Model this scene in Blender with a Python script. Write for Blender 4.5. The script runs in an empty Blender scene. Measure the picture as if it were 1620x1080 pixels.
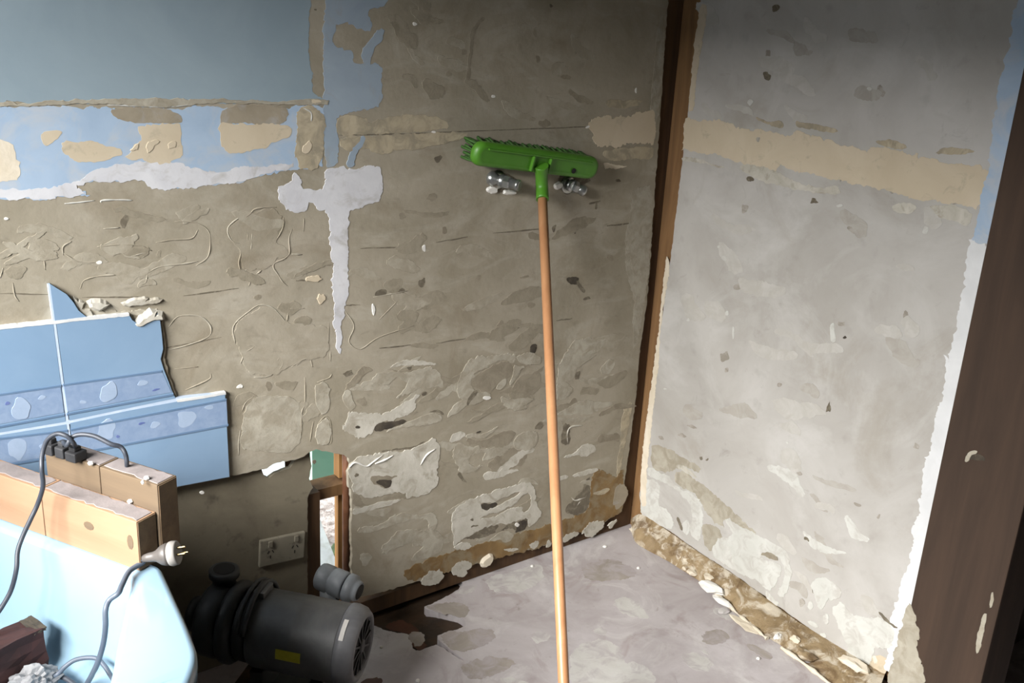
import bpy, bmesh, math, random
from mathutils import Vector, Matrix, noise
from mathutils.geometry import tessellate_polygon

scene = bpy.context.scene
COL = scene.collection

# ------------------------------------------------------------------ camera
FPX = 1547.68
CAM = Vector((-2.0742, -2.0015, 1.55))
ROT = Matrix(((0.80160496, 0.14608688, -0.57973107),
              (-0.59545176, 0.28192818, -0.75229894),
              (0.05354152, 0.94824845, 0.31298272)))
cd = bpy.data.cameras.new('camera')
cd.sensor_width = 36.0
cd.lens = 36.0 * FPX / 1620.0
cd.clip_start = 0.02
cam = bpy.data.objects.new('camera', cd)
COL.objects.link(cam)
cam.matrix_world = Matrix.Translation(CAM) @ ROT.to_4x4()
scene.camera = cam

# ------------------------------------------------------------------ daylight
world = bpy.data.worlds.new('overcast_sky')
scene.world = world
world.use_nodes = True
bg = world.node_tree.nodes['Background']
bg.inputs[0].default_value = (0.86, 0.93, 1.0, 1)
bg.inputs[1].default_value = 1.5

def area_light(name, loc, target, sx, sy, power, color):
    d = bpy.data.lights.new(name, 'AREA')
    d.shape = 'RECTANGLE'; d.size = sx; d.size_y = sy
    d.energy = power; d.color = color
    o = bpy.data.objects.new(name, d); COL.objects.link(o)
    o.location = loc
    o.rotation_euler = (Vector(target) - Vector(loc)).to_track_quat('-Z', 'Y').to_euler()
    return o
area_light('window_daylight', (-6.0, -1.5, 3.70), (-2.0, -0.85, 1.2), 5.0, 2.5, 2050, (1.0, 0.985, 0.965))

vs = scene.view_settings
vs.view_transform = 'Standard'
vs.look = 'None'
vs.gamma = 1.0
vs.use_curve_mapping = False
vs.exposure = 0.62

# ------------------------------------------------------------------ helpers
def s2l(c):
    c = c / 255.0
    return c / 12.92 if c <= 0.04045 else ((c + 0.055) / 1.055) ** 2.4
def rgb(*c): return (s2l(c[0]), s2l(c[1]), s2l(c[2]), 1.0)

def mat(name, a, b=None, scale=8.0, rough=0.85, bump=0.0, bscale=60.0, bdist=0.002, metal=0.0,
        speck=None, sscale=45.0, samt=0.10, stretch=None, spec=0.5, coat=0.0, rotz=0.0, wear=None, smear=None):
    m = bpy.data.materials.new(name); m.use_nodes = True
    nt = m.node_tree; N = nt.nodes; L = nt.links
    p = N['Principled BSDF']
    p.inputs['Roughness'].default_value = rough
    p.inputs['Metallic'].default_value = metal
    p.inputs['Specular IOR Level'].default_value = spec
    p.inputs['Coat Weight'].default_value = coat
    tc = N.new('ShaderNodeTexCoord')
    src = tc.outputs['Object'] if stretch else N.new('ShaderNodeNewGeometry').outputs['Position']
    mp = N.new('ShaderNodeMapping')
    if rotz:
        m0 = N.new('ShaderNodeMapping'); m0.inputs['Rotation'].default_value = (0, 0, rotz)
        L.new(src, m0.inputs['Vector']); L.new(m0.outputs[0], mp.inputs['Vector'])
    else:
        L.new(src, mp.inputs['Vector'])
    if stretch: mp.inputs['Scale'].default_value = stretch
    if b is None:
        p.inputs['Base Color'].default_value = rgb(*a)
        out = None
    else:
        n1 = N.new('ShaderNodeTexNoise'); n1.inputs['Scale'].default_value = scale
        n1.inputs['Detail'].default_value = 7; n1.inputs['Roughness'].default_value = 0.62
        n1.inputs['Distortion'].default_value = 0.6
        L.new(mp.outputs[0], n1.inputs['Vector'])
        r = N.new('ShaderNodeValToRGB')
        r.color_ramp.elements[0].position = 0.34; r.color_ramp.elements[0].color = rgb(*a)
        r.color_ramp.elements[1].position = 0.68; r.color_ramp.elements[1].color = rgb(*b)
        L.new(n1.outputs['Fac'], r.inputs['Fac'])
        out = r.outputs['Color']
        if speck:
            n2 = N.new('ShaderNodeTexNoise'); n2.inputs['Scale'].default_value = sscale
            n2.inputs['Detail'].default_value = 4
            L.new(mp.outputs[0], n2.inputs['Vector'])
            r2 = N.new('ShaderNodeValToRGB')
            r2.color_ramp.elements[0].position = 0.60; r2.color_ramp.elements[0].color = (0, 0, 0, 1)
            r2.color_ramp.elements[1].position = 0.74; r2.color_ramp.elements[1].color = (1, 1, 1, 1)
            L.new(n2.outputs['Fac'], r2.inputs['Fac'])
            mul = N.new('ShaderNodeMath'); mul.operation = 'MULTIPLY'; mul.inputs[1].default_value = samt
            L.new(r2.outputs['Color'], mul.inputs[0])
            mx = N.new('ShaderNodeMix'); mx.data_type = 'RGBA'
            L.new(mul.outputs[0], mx.inputs['Factor'])
            L.new(out, mx.inputs['A']); mx.inputs['B'].default_value = rgb(*speck)
            out = mx.outputs['Result']
        def over(out, col_b, sc, lo, hi, amt, st=None, off=0.0, dist=1.2):
            mp2 = N.new('ShaderNodeMapping'); L.new(src, mp2.inputs['Vector'])
            mp2.inputs['Location'].default_value = (off, off * .7, off * .3)
            if st: mp2.inputs['Scale'].default_value = st
            n4 = N.new('ShaderNodeTexNoise'); n4.inputs['Scale'].default_value = sc
            n4.inputs['Detail'].default_value = 8; n4.inputs['Roughness'].default_value = 0.65; n4.inputs['Distortion'].default_value = dist
            L.new(mp2.outputs[0], n4.inputs['Vector'])
            r4 = N.new('ShaderNodeMapRange'); r4.inputs['From Min'].default_value = lo; r4.inputs['From Max'].default_value = hi
            r4.inputs['To Min'].default_value = 0.0; r4.inputs['To Max'].default_value = amt
            L.new(n4.outputs['Fac'], r4.inputs['Value'])
            m4 = N.new('ShaderNodeMix'); m4.data_type = 'RGBA'
            L.new(r4.outputs['Result'], m4.inputs['Factor']); L.new(out, m4.inputs['A'])
            m4.inputs['B'].default_value = rgb(*col_b)
            return m4.outputs['Result']
        for k_, sm_ in enumerate(smear or ()):
            out = over(out, *sm_, off=3.1 * k_ + 1)
        if wear: out = over(out, wear[0], wear[1], wear[2], wear[3], wear[4], off=11.0, dist=0.8)
        L.new(out, p.inputs['Base Color'])
    if bump > 0:
        n3 = N.new('ShaderNodeTexNoise'); n3.inputs['Scale'].default_value = bscale
        n3.inputs['Detail'].default_value = 6; n3.inputs['Roughness'].default_value = 0.6
        L.new(mp.outputs[0], n3.inputs['Vector'])
        bn = N.new('ShaderNodeBump'); bn.inputs['Strength'].default_value = bump
        bn.inputs['Distance'].default_value = bdist
        L.new(n3.outputs['Fac'], bn.inputs['Height'])
        L.new(bn.outputs[0], p.inputs['Normal'])
    return m

def wood_mat(name, a, b, axis=0, scale=6.0, rough=0.7, bump=0.15, rotz=0.0):
    st = [9.0, 9.0, 9.0]; st[axis] = 0.7
    return mat(name, a, b, scale=scale, rough=rough, bump=bump, bscale=scale * 3, bdist=0.002, stretch=st, rotz=rotz)

M = {}
M['cement'] = mat('cement_sheet', (134, 126, 108), (158, 150, 134), 3.2, 0.9, 0.4, 26, 0.004, speck=(96, 88, 74), sscale=24, samt=0.25, smear=(((170, 164, 150), 5.0, .52, .68, .45, (1, 1, 2.2)), ((120, 108, 88), 4.0, .55, .70, .55), ((112, 104, 90), 16.0, .60, .72, .4, (1, 1, 2.5))))
M['cement_r'] = mat('cement_sheet_pale', (158, 154, 147), (177, 174, 169), 3.0, 0.9, 0.28, 20, 0.003, speck=(122, 117, 108), sscale=20, samt=0.2, smear=(((189, 187, 183), 3.0, .52, .68, .5), ((144, 137, 124), 3.4, .56, .72, .5), ((130, 125, 116), 14.0, .62, .74, .4)))
M['cement_low'] = mat('cement_sheet_shade_toned', (104, 96, 80), (126, 118, 100), 6, 0.92, 0.3, 30, 0.003, speck=(58, 52, 42), sscale=30, samt=0.5)  # lower sheet darkened in colour for the shade of bath and timbers, plus specks
M['paint'] = mat('paint_blue_grey', (133, 149, 158), (144, 159, 167), 4, 0.6, 0.15, 12, 0.002)
M['paint2'] = mat('paint_steel_blue', (136, 150, 163), (150, 163, 174), 8, 0.65, 0.15, 30, 0.002, wear=((148, 146, 138), 16, .54, .72, .6))
M['blue'] = mat('paint_sky_blue', (148, 168, 190), (160, 179, 199), 10, 0.6, 0.12, 30, 0.001, wear=((176, 181, 186), 14, .48, .66, .8))
M['lilac'] = mat('plaster_lilac_white', (186, 186, 190), (204, 204, 206), 10, 0.8, 0.3, 40, 0.002, wear=((158, 154, 148), 20, .52, .70, .7))
M['white'] = mat('plaster_white', (208, 205, 198), (226, 224, 218), 14, 0.85, 0.35, 60, 0.003)
M['beige'] = mat('paint_beige', (184, 170, 146), (196, 183, 160), 6, 0.8, 0.2, 40, 0.002, wear=((156, 147, 128), 20, .58, .70, .7))
M['beige_dim'] = mat('paint_beige_worn', (160, 148, 124), (180, 168, 144), 14, 0.85, 0.25, 50, 0.002, wear=((138, 130, 112), 22, .44, .60, .9))
M['brown_smear'] = mat('glue_brown_grey', (134, 124, 106), (152, 142, 124), 14, 0.85, 0.3, 50, 0.002, wear=((160, 160, 160), 24, .52, .70, .5))
M['adh'] = mat('adhesive_grey', (150, 144, 129), (170, 164, 149), 16, 0.9, 0.4, 70, 0.003, wear=((140, 132, 115), 24, .44, .60, .8))
M['adh_pale'] = mat('adhesive_pale', (168, 163, 150), (190, 186, 175), 16, 0.9, 0.4, 70, 0.003, wear=((148, 141, 126), 24, .50, .64, .8))
M['adh_white'] = mat('adhesive_whitish', (180, 180, 173), (194, 194, 188), 12, 0.9, 0.25, 50, 0.002, wear=((170, 166, 159), 26, .48, .62, .85))
M['adh_dark'] = mat('adhesive_brownish', (120, 111, 95), (136, 127, 110), 16, 0.9, 0.4, 60, 0.003, wear=((140, 132, 115), 26, .44, .60, .8))
M['stain'] = mat('stain_dark', (88, 80, 67), (108, 100, 85), 18, 0.95, 0.3, 60, 0.003, wear=((136, 128, 111), 40, .48, .66, .8))
M['hole'] = mat('pit_dark', (52, 46, 38), (78, 70, 58), 40, 0.95, 0.4, 90, 0.003)
M['adh_soft'] = mat('adhesive_faint', (148, 141, 125), (162, 155, 139), 18, 0.9, 0.4, 60, 0.003, wear=((142, 134, 117), 20, .42, .58, .9))
M['dark_soft'] = mat('smudge_faint', (124, 116, 99), (136, 128, 111), 18, 0.9, 0.4, 60, 0.003, wear=((142, 134, 117), 20, .42, .58, .9))
M['r_soft_l'] = mat('pale_wall_light_smear', (172, 169, 162), (182, 179, 173), 18, 0.9, 0.3, 50, 0.002, wear=((168, 164, 156), 18, .42, .58, .9))
M['r_soft_d'] = mat('pale_wall_dull_smear', (150, 145, 136), (160, 155, 146), 18, 0.9, 0.3, 50, 0.002, wear=((166, 162, 154), 18, .42, .58, .9))
M['strip_white'] = mat('strip_white_paint', (196, 197, 197), (208, 209, 209), 12, 0.7, 0.2, 50, 0.002)
M['mark_r'] = mat('mark_on_pale_wall', (132, 126, 115), (146, 140, 130), 18, 0.95, 0.3, 60, 0.003, wear=((166, 161, 152), 34, .46, .62, .85))
M['ochre'] = mat('ochre_glue', (104, 80, 46), (132, 106, 66), 14, 0.7, 0.35, 45, 0.003, speck=(84, 62, 34), sscale=20, samt=0.5, wear=((130, 118, 94), 18, .46, .62, .85))
M['ochre_l'] = mat('ochre_glue_pale', (118, 98, 68), (156, 136, 104), 12, 0.7, 0.7, 50, 0.006, speck=(92, 70, 44), sscale=16, samt=0.6, smear=(((190, 180, 162), 13.0, .49, .58, .9), ((96, 74, 46), 10.0, .54, .64, .85)))
M['cream'] = mat('cream_plaster', (196, 184, 162), (212, 202, 184), 16, 0.85, 0.4, 60, 0.003)
M['post_dark'] = wood_mat('dark_stained_timber', (49, 35, 24), (65, 48, 35), 2, 2.2, 0.85, 0.12)
M['stud_dark'] = wood_mat('old_stud_dark', (60, 41, 22), (88, 62, 36), 2, 3.0, 0.8, 0.3)
M['stud_light'] = wood_mat('old_stud_orange', (100, 72, 42), (136, 102, 64), 2, 3.0, 0.8, 0.3)
M['pine'] = wood_mat('pine', (134, 104, 79), (156, 126, 99), 0, 1.3, 0.75, 0.12, math.radians(62.6))
M['pine_end'] = mat('pine_end_grain', (84, 66, 48), (106, 86, 62), 30, 0.9, 0.2, 80)
M['pine_old'] = wood_mat('old_pine_brown', (82, 68, 52), (104, 87, 66), 0, 1.6, 0.8, 0.15, math.radians(62.6))
M['dust'] = mat('builders_dust', (108, 101, 99), (126, 118, 116), 26, 0.97, 0.3, 120, 0.002)
M['floor'] = mat('floor_mauve_concrete', (160, 152, 151), (184, 178, 178), 4.5, 0.75, 0.35, 24, 0.003, speck=(132, 121, 118), sscale=14, samt=0.4, smear=(((196, 193, 190), 5.0, .54, .66, .6), ((140, 126, 122), 6.0, .55, .68, .6), ((122, 114, 104), 20.0, .62, .72, .5)))
M['floor_pale'] = mat('floor_pale_patch', (180, 177, 171), (194, 192, 187), 12, 0.8, 0.25, 40, 0.002, wear=((164, 156, 156), 18, .46, .62, .85))
M['floor_dull'] = mat('floor_dull_patch', (138, 130, 122), (156, 148, 138), 10, 0.8, 0.25, 40, 0.002, wear=((164, 156, 156), 18, .44, .62, .9))
M['rot'] = mat('rotten_wet_floor', (40, 30, 20), (66, 48, 32), 14, 0.6, 0.5, 40, 0.005)
M['rust'] = mat('rusty_wet_stain', (66, 34, 18), (88, 52, 32), 14, 0.6, 0.3, 40, 0.003)
M['tile'] = mat('tile_blue_glazed', (116, 142, 168), (124, 149, 174), 5, 0.28, 0, spec=0.5)
M['tile_band'] = mat('tile_border_mottled', (117, 137, 165), (131, 149, 174), 55, 0.3, 0, spec=0.5)
M['tile_line'] = mat('tile_groove_line', (88, 112, 139), (96, 119, 145), 10, 0.35)
M['tile_flower'] = mat('tile_flower_print', (143, 160, 182), (152, 168, 190), 40, 0.32)
M['tile_leaf'] = mat('tile_leaf_print', (84, 98, 146), (98, 112, 158), 40, 0.32)
M['tile_edge'] = mat('tile_broken_edge', (190, 192, 192), (206, 206, 204), 30, 0.8, 0.3, 90)
M['grout'] = mat('grout_white', (166, 182, 202), (184, 196, 212), 30, 0.8, 0.2, 90)
M['bath'] = mat('bath_pale_blue_acrylic', (130, 157, 174), (136, 162, 179), 3, 0.2, 0, spec=0.5, coat=0.4)
M['green'] = mat('green_plastic', (68, 122, 30), (76, 130, 36), 6, 0.45, 0.05, 40)
M['bristle'] = mat('green_bristle', (48, 84, 30), (60, 98, 40), 60, 0.8)
M['handle'] = wood_mat('varnished_handle', (174, 124, 86), (194, 144, 103), 2, 1.5, 0.4, 0.03)
M['hwhite'] = mat('label_remnant', (220, 210, 200))
M['chrome'] = mat('chrome', (176, 178, 176), (150, 152, 150), 10, 0.28, 0.0, metal=0.85)
M['chrome_worn'] = mat('chrome_worn', (150, 152, 148), (190, 190, 184), 30, 0.3, 0.1, 60, metal=1.0)
M['rubber'] = mat('black_rubber', (34, 34, 36), (46, 46, 48), 20, 0.6)
M['cord'] = mat('grey_cord', (44, 48, 56), (56, 60, 68), 12, 0.5)
M['cord_pale'] = mat('pale_cord', (66, 74, 86), (80, 88, 100), 12, 0.5)
M['plug_grey'] = mat('grey_plug', (72, 68, 65), (88, 83, 79), 20, 0.45)
M['plug_face'] = mat('pale_plug_face', (128, 124, 119), (142, 138, 133), 20, 0.4)
M['brass'] = mat('brass_pin', (120, 106, 74), (136, 120, 86), 20, 0.4, metal=1.0)
M['motor'] = mat('motor_grey_enamel', (82, 82, 82), (104, 104, 103), 12, 0.5, 0.15, 80, 0.001)
M['motor_dark'] = mat('motor_black_plastic', (40, 41, 41), (56, 57, 57), 16, 0.55)
M['motor_cap'] = mat('motor_end_cap', (96, 96, 98), (120, 120, 122), 12, 0.5)
M['pvc'] = mat('grey_pvc', (118, 122, 126), (140, 144, 148), 14, 0.45)
M['yellow'] = mat('yellow_sticker', (178, 170, 40), (196, 188, 56), 30, 0.6)
M['silver'] = mat('silver_sticker', (196, 192, 184), (212, 208, 202), 30, 0.5)
M['outlet'] = mat('outlet_dirty_white', (120, 114, 99), (138, 132, 116), 16, 0.6, 0.1, 60, speck=(72, 64, 50), sscale=60, samt=0.6)
M['black'] = mat('black_slot', (22, 20, 18))
M['copper'] = mat('copper_pipe_dull', (92, 60, 42), (124, 84, 60), 20, 0.45, metal=0.2)
M['board_green'] = mat('pale_green_board', (158, 192, 176), (176, 206, 190), 8, 0.8)
M['plank_orange'] = wood_mat('raw_plank', (180, 128, 72), (206, 158, 100), 2, 2, 0.8)
M['soil'] = mat('outside_soil', (120, 106, 98), (214, 204, 198), 26, 0.95, 0.8, 60, 0.02)
M['leaf'] = mat('outside_leaf', (46, 62, 34), (72, 92, 52), 30, 0.7)
M['redblock'] = mat('dark_red_brown', (42, 21, 19), (64, 34, 31), 16, 0.85, 0.3, 50)
M['bag'] = mat('dusty_white_plastic', (104, 104, 106), (130, 131, 132), 20, 0.6, 0.3, 60)
M['ceil'] = mat('ceiling_bare', (132, 126, 116), (146, 140, 130), 3, 0.9)
M['wall_dull'] = mat('wall_dull_paint', (118, 118, 114), (132, 132, 126), 3, 0.9)
M['hall'] = mat('hall_dark_timber', (42, 31, 22), (56, 42, 30), 4, 0.7)
M['winframe'] = mat('window_white_frame', (222, 222, 220), (232, 232, 230), 6, 0.5)

gm = bpy.data.materials.new('window_glass'); gm.use_nodes = True
nt = gm.node_tree; nt.nodes.remove(nt.nodes['Principled BSDF'])
t_ = nt.nodes.new('ShaderNodeBsdfTransparent'); g_ = nt.nodes.new('ShaderNodeBsdfGlossy'); g_.inputs['Roughness'].default_value = 0.02
x_ = nt.nodes.new('ShaderNodeMixShader'); x_.inputs[0].default_value = 0.06
nt.links.new(t_.outputs[0], x_.inputs[1]); nt.links.new(g_.outputs[0], x_.inputs[2])
nt.links.new(x_.outputs[0], nt.nodes['Material Output'].inputs['Surface'])
M['glass'] = gm

def at(px, py, axis, v):
    """point of the photograph's pixel on the real plane <axis> = v"""
    r = ROT @ Vector((px - 810.0, 540.0 - py, -FPX))
    t = (v - CAM[axis]) / r[axis]
    return CAM + r * t

def tag(o, label=None, cat=None, group=None, kind=None):
    if label: o['label'] = label
    if cat: o['category'] = cat
    if group: o['group'] = group
    if kind: o['kind'] = kind
    return o

def empty(name, loc, label, cat, group=None):
    o = bpy.data.objects.new(name, None); COL.objects.link(o)
    o.location = loc; o.empty_display_size = 0.05
    return tag(o, label, cat, group)

class MB:
    """collects verts and faces in world space; build() links ONE object with a sensible origin"""
    def __init__(s): s.v = []; s.f = []; s.sm = []
    def add(s, vs, fs, smooth=False):
        k = len(s.v); s.v += [Vector(v) for v in vs]
        for f in fs: s.f.append(tuple(i + k for i in f)); s.sm.append(smooth)
        return s
    def box(s, lo, hi):
        x0, y0, z0 = lo; x1, y1, z1 = hi
        return s.obox(Vector(((x0+x1)/2, (y0+y1)/2, (z0+z1)/2)), Vector((1,0,0)), Vector((0,1,0)), Vector((0,0,1)), x1-x0, y1-y0, z1-z0)
    def obox(s, c, ax, ay, az, sx, sy, sz, bev=0.0):
        ax, ay, az = Vector(ax), Vector(ay), Vector(az); c = Vector(c)
        bm = bmesh.new(); bmesh.ops.create_cube(bm, size=1.0)
        for v in bm.verts: v.co = Vector((v.co.x * sx, v.co.y * sy, v.co.z * sz))
        if bev > 0:
            bmesh.ops.bevel(bm, geom=bm.edges[:], offset=bev, segments=2, profile=0.6, affect='EDGES')
        bm.verts.index_update()
        s.add([c + ax * v.co.x + ay * v.co.y + az * v.co.z for v in bm.verts], [[v.index for v in f.verts] for f in bm.faces])
        bm.free(); return s
    def lathe(s, base, axis, prof, n=32, smooth=True, caps=True):
        """prof: list of (distance along the axis, radius)"""
        base = Vector(base); a = Vector(axis).normalized()
        e1 = a.orthogonal().normalized(); e2 = a.cross(e1)
        vs = []; fs = []
        for d, r in prof:
            for i in range(n):
                t = 2 * math.pi * i / n
                vs.append(base + a * d + (e1 * math.cos(t) + e2 * math.sin(t)) * r)
        for k in range(len(prof) - 1):
            for i in range(n):
                j = (i + 1) % n
                fs.append((k*n+i, k*n+j, (k+1)*n+j, (k+1)*n+i))
        s.add(vs, fs, smooth)
        if caps:
            s.add(vs[:n], [tuple(range(n))[::-1]]); s.add(vs[-n:], [tuple(range(n))])
        return s
    def tube(s, pts, r, n=10, smooth=True, rad=None):
        pts = [Vector(p) for p in pts]; vs = []; fs = []
        up = None
        for i, p in enumerate(pts):
            t = (pts[min(i+1, len(pts)-1)] - pts[max(i-1, 0)]).normalized()
            if up is None: up = t.orthogonal().normalized()
            up = (up - t * up.dot(t)).normalized(); w = t.cross(up)
            rr = rad[i] if rad else r
            for k in range(n):
                a = 2 * math.pi * k / n
                vs.append(p + (up * math.cos(a) + w * math.sin(a)) * rr)
        for i in range(len(pts) - 1):
            for k in range(n):
                j = (k + 1) % n
                fs.append((i*n+k, i*n+j, (i+1)*n+j, (i+1)*n+k))
        s.add(vs, fs, smooth)
        s.add(vs[:n], [tuple(range(n))[::-1]]); s.add(vs[-n:], [tuple(range(n))])
        return s
    def build(s, name, material, parent=None, origin=None, label=None):
        if origin is None:
            n = len(s.v); xs = [v.x for v in s.v]; ys = [v.y for v in s.v]; zs = [v.z for v in s.v]
            origin = Vector(((min(xs)+max(xs))/2, (min(ys)+max(ys))/2, min(zs)))
        origin = Vector(origin)
        me = bpy.data.meshes.new(name)
        me.from_pydata([v - origin for v in s.v], [], s.f)
        for p, q in zip(me.polygons, s.sm): p.use_smooth = q
        bm = bmesh.new(); bm.from_mesh(me)
        bmesh.ops.remove_doubles(bm, verts=bm.verts[:], dist=1e-6)
        bmesh.ops.recalc_face_normals(bm, faces=bm.faces[:])
        bm.to_mesh(me); bm.free()
        me.materials.append(M[material] if isinstance(material, str) else material)
        o = bpy.data.objects.new(name, me); COL.objects.link(o)
        if parent is not None:
            o.parent = parent
            pw = parent.location + (parent.parent.location if parent.parent else Vector())
            o.location = origin - pw
        else: o.location = origin
        if label: o['label'] = label
        return o

def catmull(pts, n=8):
    pts = [Vector(p) for p in pts]; out = []
    P = [pts[0] * 2 - pts[1]] + pts + [pts[-1] * 2 - pts[-2]]
    for i in range(1, len(P) - 2):
        for k in range(n):
            t = k / n; a, b, c, d = P[i-1], P[i], P[i+1], P[i+2]
            out.append(0.5 * ((2*b) + (c-a)*t + (2*a-5*b+4*c-d)*t*t + (3*b-a-3*c+d)*t**3))
    out.append(pts[-1]); return out

def chaikin(pts, it=2):
    for _ in range(it):
        q = []
        for i in range(len(pts)):
            a, b = pts[i], pts[(i+1) % len(pts)]
            q += [a * 0.75 + b * 0.25, a * 0.25 + b * 0.75]
        pts = q
    return pts

# surfaces a patch can lie on: (axis, value, function (u,v,h) -> point)
SURF = {
    'back':  (1, 0.0, lambda p, h: Vector((p.x, -h, p.y)), lambda w: Vector((w.x, w.z))),
    'backlow': (1, 0.016, lambda p, h: Vector((p.x, 0.016 - h, p.y)), lambda w: Vector((w.x, w.z))),
    'right': (0, 0.0, lambda p, h: Vector((-h, p.x, p.y)), lambda w: Vector((w.y, w.z))),
    'post':  (0, -0.030, lambda p, h: Vector((-0.030 - h, p.x, p.y)), lambda w: Vector((w.y, w.z))),
    'tile':  (1, -0.011, lambda p, h: Vector((p.x, -0.011 - h, p.y)), lambda w: Vector((w.x, w.z))),
    'floor': (2, 0.0, lambda p, h: Vector((p.x, p.y, h)), lambda w: Vector((w.x, w.y))),
}
seed_n = [0]
def rough_loop(loop, smooth, jag, step=0.004):
    """2-D loop in metres -> rounded (smooth passes) and roughened with fractal noise"""
    if smooth: loop = chaikin(loop, smooth)
    out = []
    for i in range(len(loop)):
        a, b = loop[i], loop[(i+1) % len(loop)]
        n = max(1, int((b - a).length / step))
        for k in range(n): out.append(a.lerp(b, k / n))
    if jag <= 0: return out
    s = seed_n[0] * 7.3; res = []
    for p in out:
        q = Vector((p.x * 46 + s, p.y * 46, s)); q2 = Vector((p.x * 120 + s, p.y * 120, s + 5))
        q3 = q2 * 2.6
        d = Vector((noise.noise(q) + 0.7 * noise.noise(q2) + .5 * noise.noise(q3), noise.noise(q + Vector((50, 9, 3))) + 0.7 * noise.noise(q2 + Vector((7, 50, 3))) + .5 * noise.noise(q3 + Vector((7, 3, 40)))))
        res.append(p + d * jag)
    return res

def solid(name, loops, put, h_front, h_back, material, parent=None, origin=None, flare=0.0, label=None):
    """polygon (first loop) with holes (other loops), given thickness; put(p, h) lifts it off its surface"""
    mb = MB()
    allp = [p for l in loops for p in l]
    tris = tessellate_polygon([[Vector((p.x, p.y, 0)) for p in l] for l in loops])
    def area(l): return sum(l[i].x * l[(i+1) % len(l)].y - l[(i+1) % len(l)].x * l[i].y for i in range(len(l)))
    front = [put(p, h_front) for p in allp]
    back = []
    for li, l in enumerate(loops):
        sg = (1 if area(l) > 0 else -1) * (1 if li == 0 else -1)
        for i, p in enumerate(l):
            t = (l[(i+1) % len(l)] - l[i-1])
            nrm = Vector((t.y, -t.x)); nrm = nrm.normalized() if nrm.length > 1e-9 else Vector((0, 0))
            back.append(put(p + nrm * sg * flare, h_back))
    n = len(allp); vs = front + back; fs = [tuple(t) for t in tris]
    fs += [tuple(i + n for i in reversed(t)) for t in tris]
    k = 0
    for l in loops:
        for i in range(len(l)):
            j = (i + 1) % len(l)
            fs.append((k+i, k+j, n+k+j, n+k+i))
        k += len(l)
    mb.add(vs, fs)
    return mb.build(name, material, parent, origin, label)

level = {}
def patch(name, pix, material, surf='back', holes=(), h=0.0015, smooth=2, jag=0.002, parent=None, label=None, base=-0.0004):
    seed_n[0] += 1
    ax, v, put, flat = SURF[surf]
    L = []
    for lp in [pix] + list(holes):
        lp2 = [Vector(q[:2]) if len(q) == 3 else flat(at(q[0], q[1], ax, v)) for q in lp]
        dim = min(max(p.x for p in lp2) - min(p.x for p in lp2), max(p.y for p in lp2) - min(p.y for p in lp2))
        L.append(rough_loop(lp2, smooth, jag * 1.2 + (min(.0042, .055 * dim) if jag > 0 else 0)))
    # tiny extra lift so that no two patches share a plane
    if surf != 'tile' and h < 0.0045: h *= 0.34
    h = h + 0.000011 * (seed_n[0] % 41)
    return solid(name, L, put, h, base, material, parent, flare=h * 0.7, label=label)

def ridge(name, pix, material, surf='back', r=0.0022, parent=None, lift=0.0003):
    """a thin bead of adhesive lying on a surface"""
    seed_n[0] += 1
    ax, v, put, flat = SURF[surf]
    pts = catmull([flat(at(x, y, ax, v)).to_3d() for x, y in pix], 6)
    rad = []; P = []
    for i, p in enumerate(pts):
        w = 0.75 + 0.7 * noise.noise(Vector((p.x * 60, p.y * 60, seed_n[0] * 3.1)))
        e = min(1, 0.25 + 0.3 * min(i, len(pts) - 1 - i))
        rad.append(max(0.0006, r * w * e))
        P.append(put(Vector((p.x, p.y)), lift - rad[-1] * .35))
    return MB().tube(P, r, 6, rad=rad).build(name, material, parent)

def zoomed(ox, oy, k, pts):
    return [(ox + x / k, oy + y / k) for x, y in pts]
def bx(px, py): return at(px, py, 1, 0.0).x
def bz(px, py): return at(px, py, 1, 0.0).z
def w2(u, v): return (u, v, None)
def PB(lst): return [Vector((at(x, y, 1, 0.0).x, at(x, y, 1, 0.0).z)) for x, y in lst]
def blob(px, py, rx, ry, rot=0.0, n=9, seed=1, amt=0.25):
    amt = min(.5, amt * 1.5)
    r = random.Random(seed * 977 + int(px * 3 + py)); o = []
    for i in range(n):
        t = 2 * math.pi * i / n; q = 1 + r.uniform(-amt, amt)
        x, y = rx * q * math.cos(t), ry * q * math.sin(t)
        o.append((px + x * math.cos(rot) - y * math.sin(rot), py + x * math.sin(rot) + y * math.cos(rot)))
    return o

XL, YF, ZC = -2.68, -2.5, 2.4      # left wall, front wall, ceiling

# ================================================================== THE SETTING
# ---- floor: a screed with a broken-away bay by the back wall, over a lower wet layer
seed_n[0] = 1
bay = [(560, 935), (600, 930), (645, 932), (690, 919), (722, 912), (735, 921), (722, 934), (692, 951), (664, 962), (700, 968),
       (733, 976), (737, 992), (692, 1003), (692, 1012), (738, 1046), (722, 1040), (694, 1018), (675, 1024), (660, 1030), (650, 1024), (655, 1010), (645, 1002),
       (620, 1000), (602, 994), (585, 985), (560, 985)]
bay2 = rough_loop([Vector((at(x, y, 2, 0).x, at(x, y, 2, 0).y)) for x, y in bay], 1, 0.0025)
outer = [Vector(p) for p in ((XL - .1, YF - .1), (1.3, YF - .1), (1.3, .14), (XL - .1, .14))]
floor = solid('floor', [outer, bay2], SURF['floor'][2], 0.0, -0.022, 'floor', origin=(0, 0, 0))
tag(floor, 'mauve grey concrete bathroom floor with worn patches', kind='structure')
sub = MB().box((XL - .1, YF - .1, -0.06), (1.3, .14, -0.022)).build('subfloor', 'rot', floor)

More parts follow.
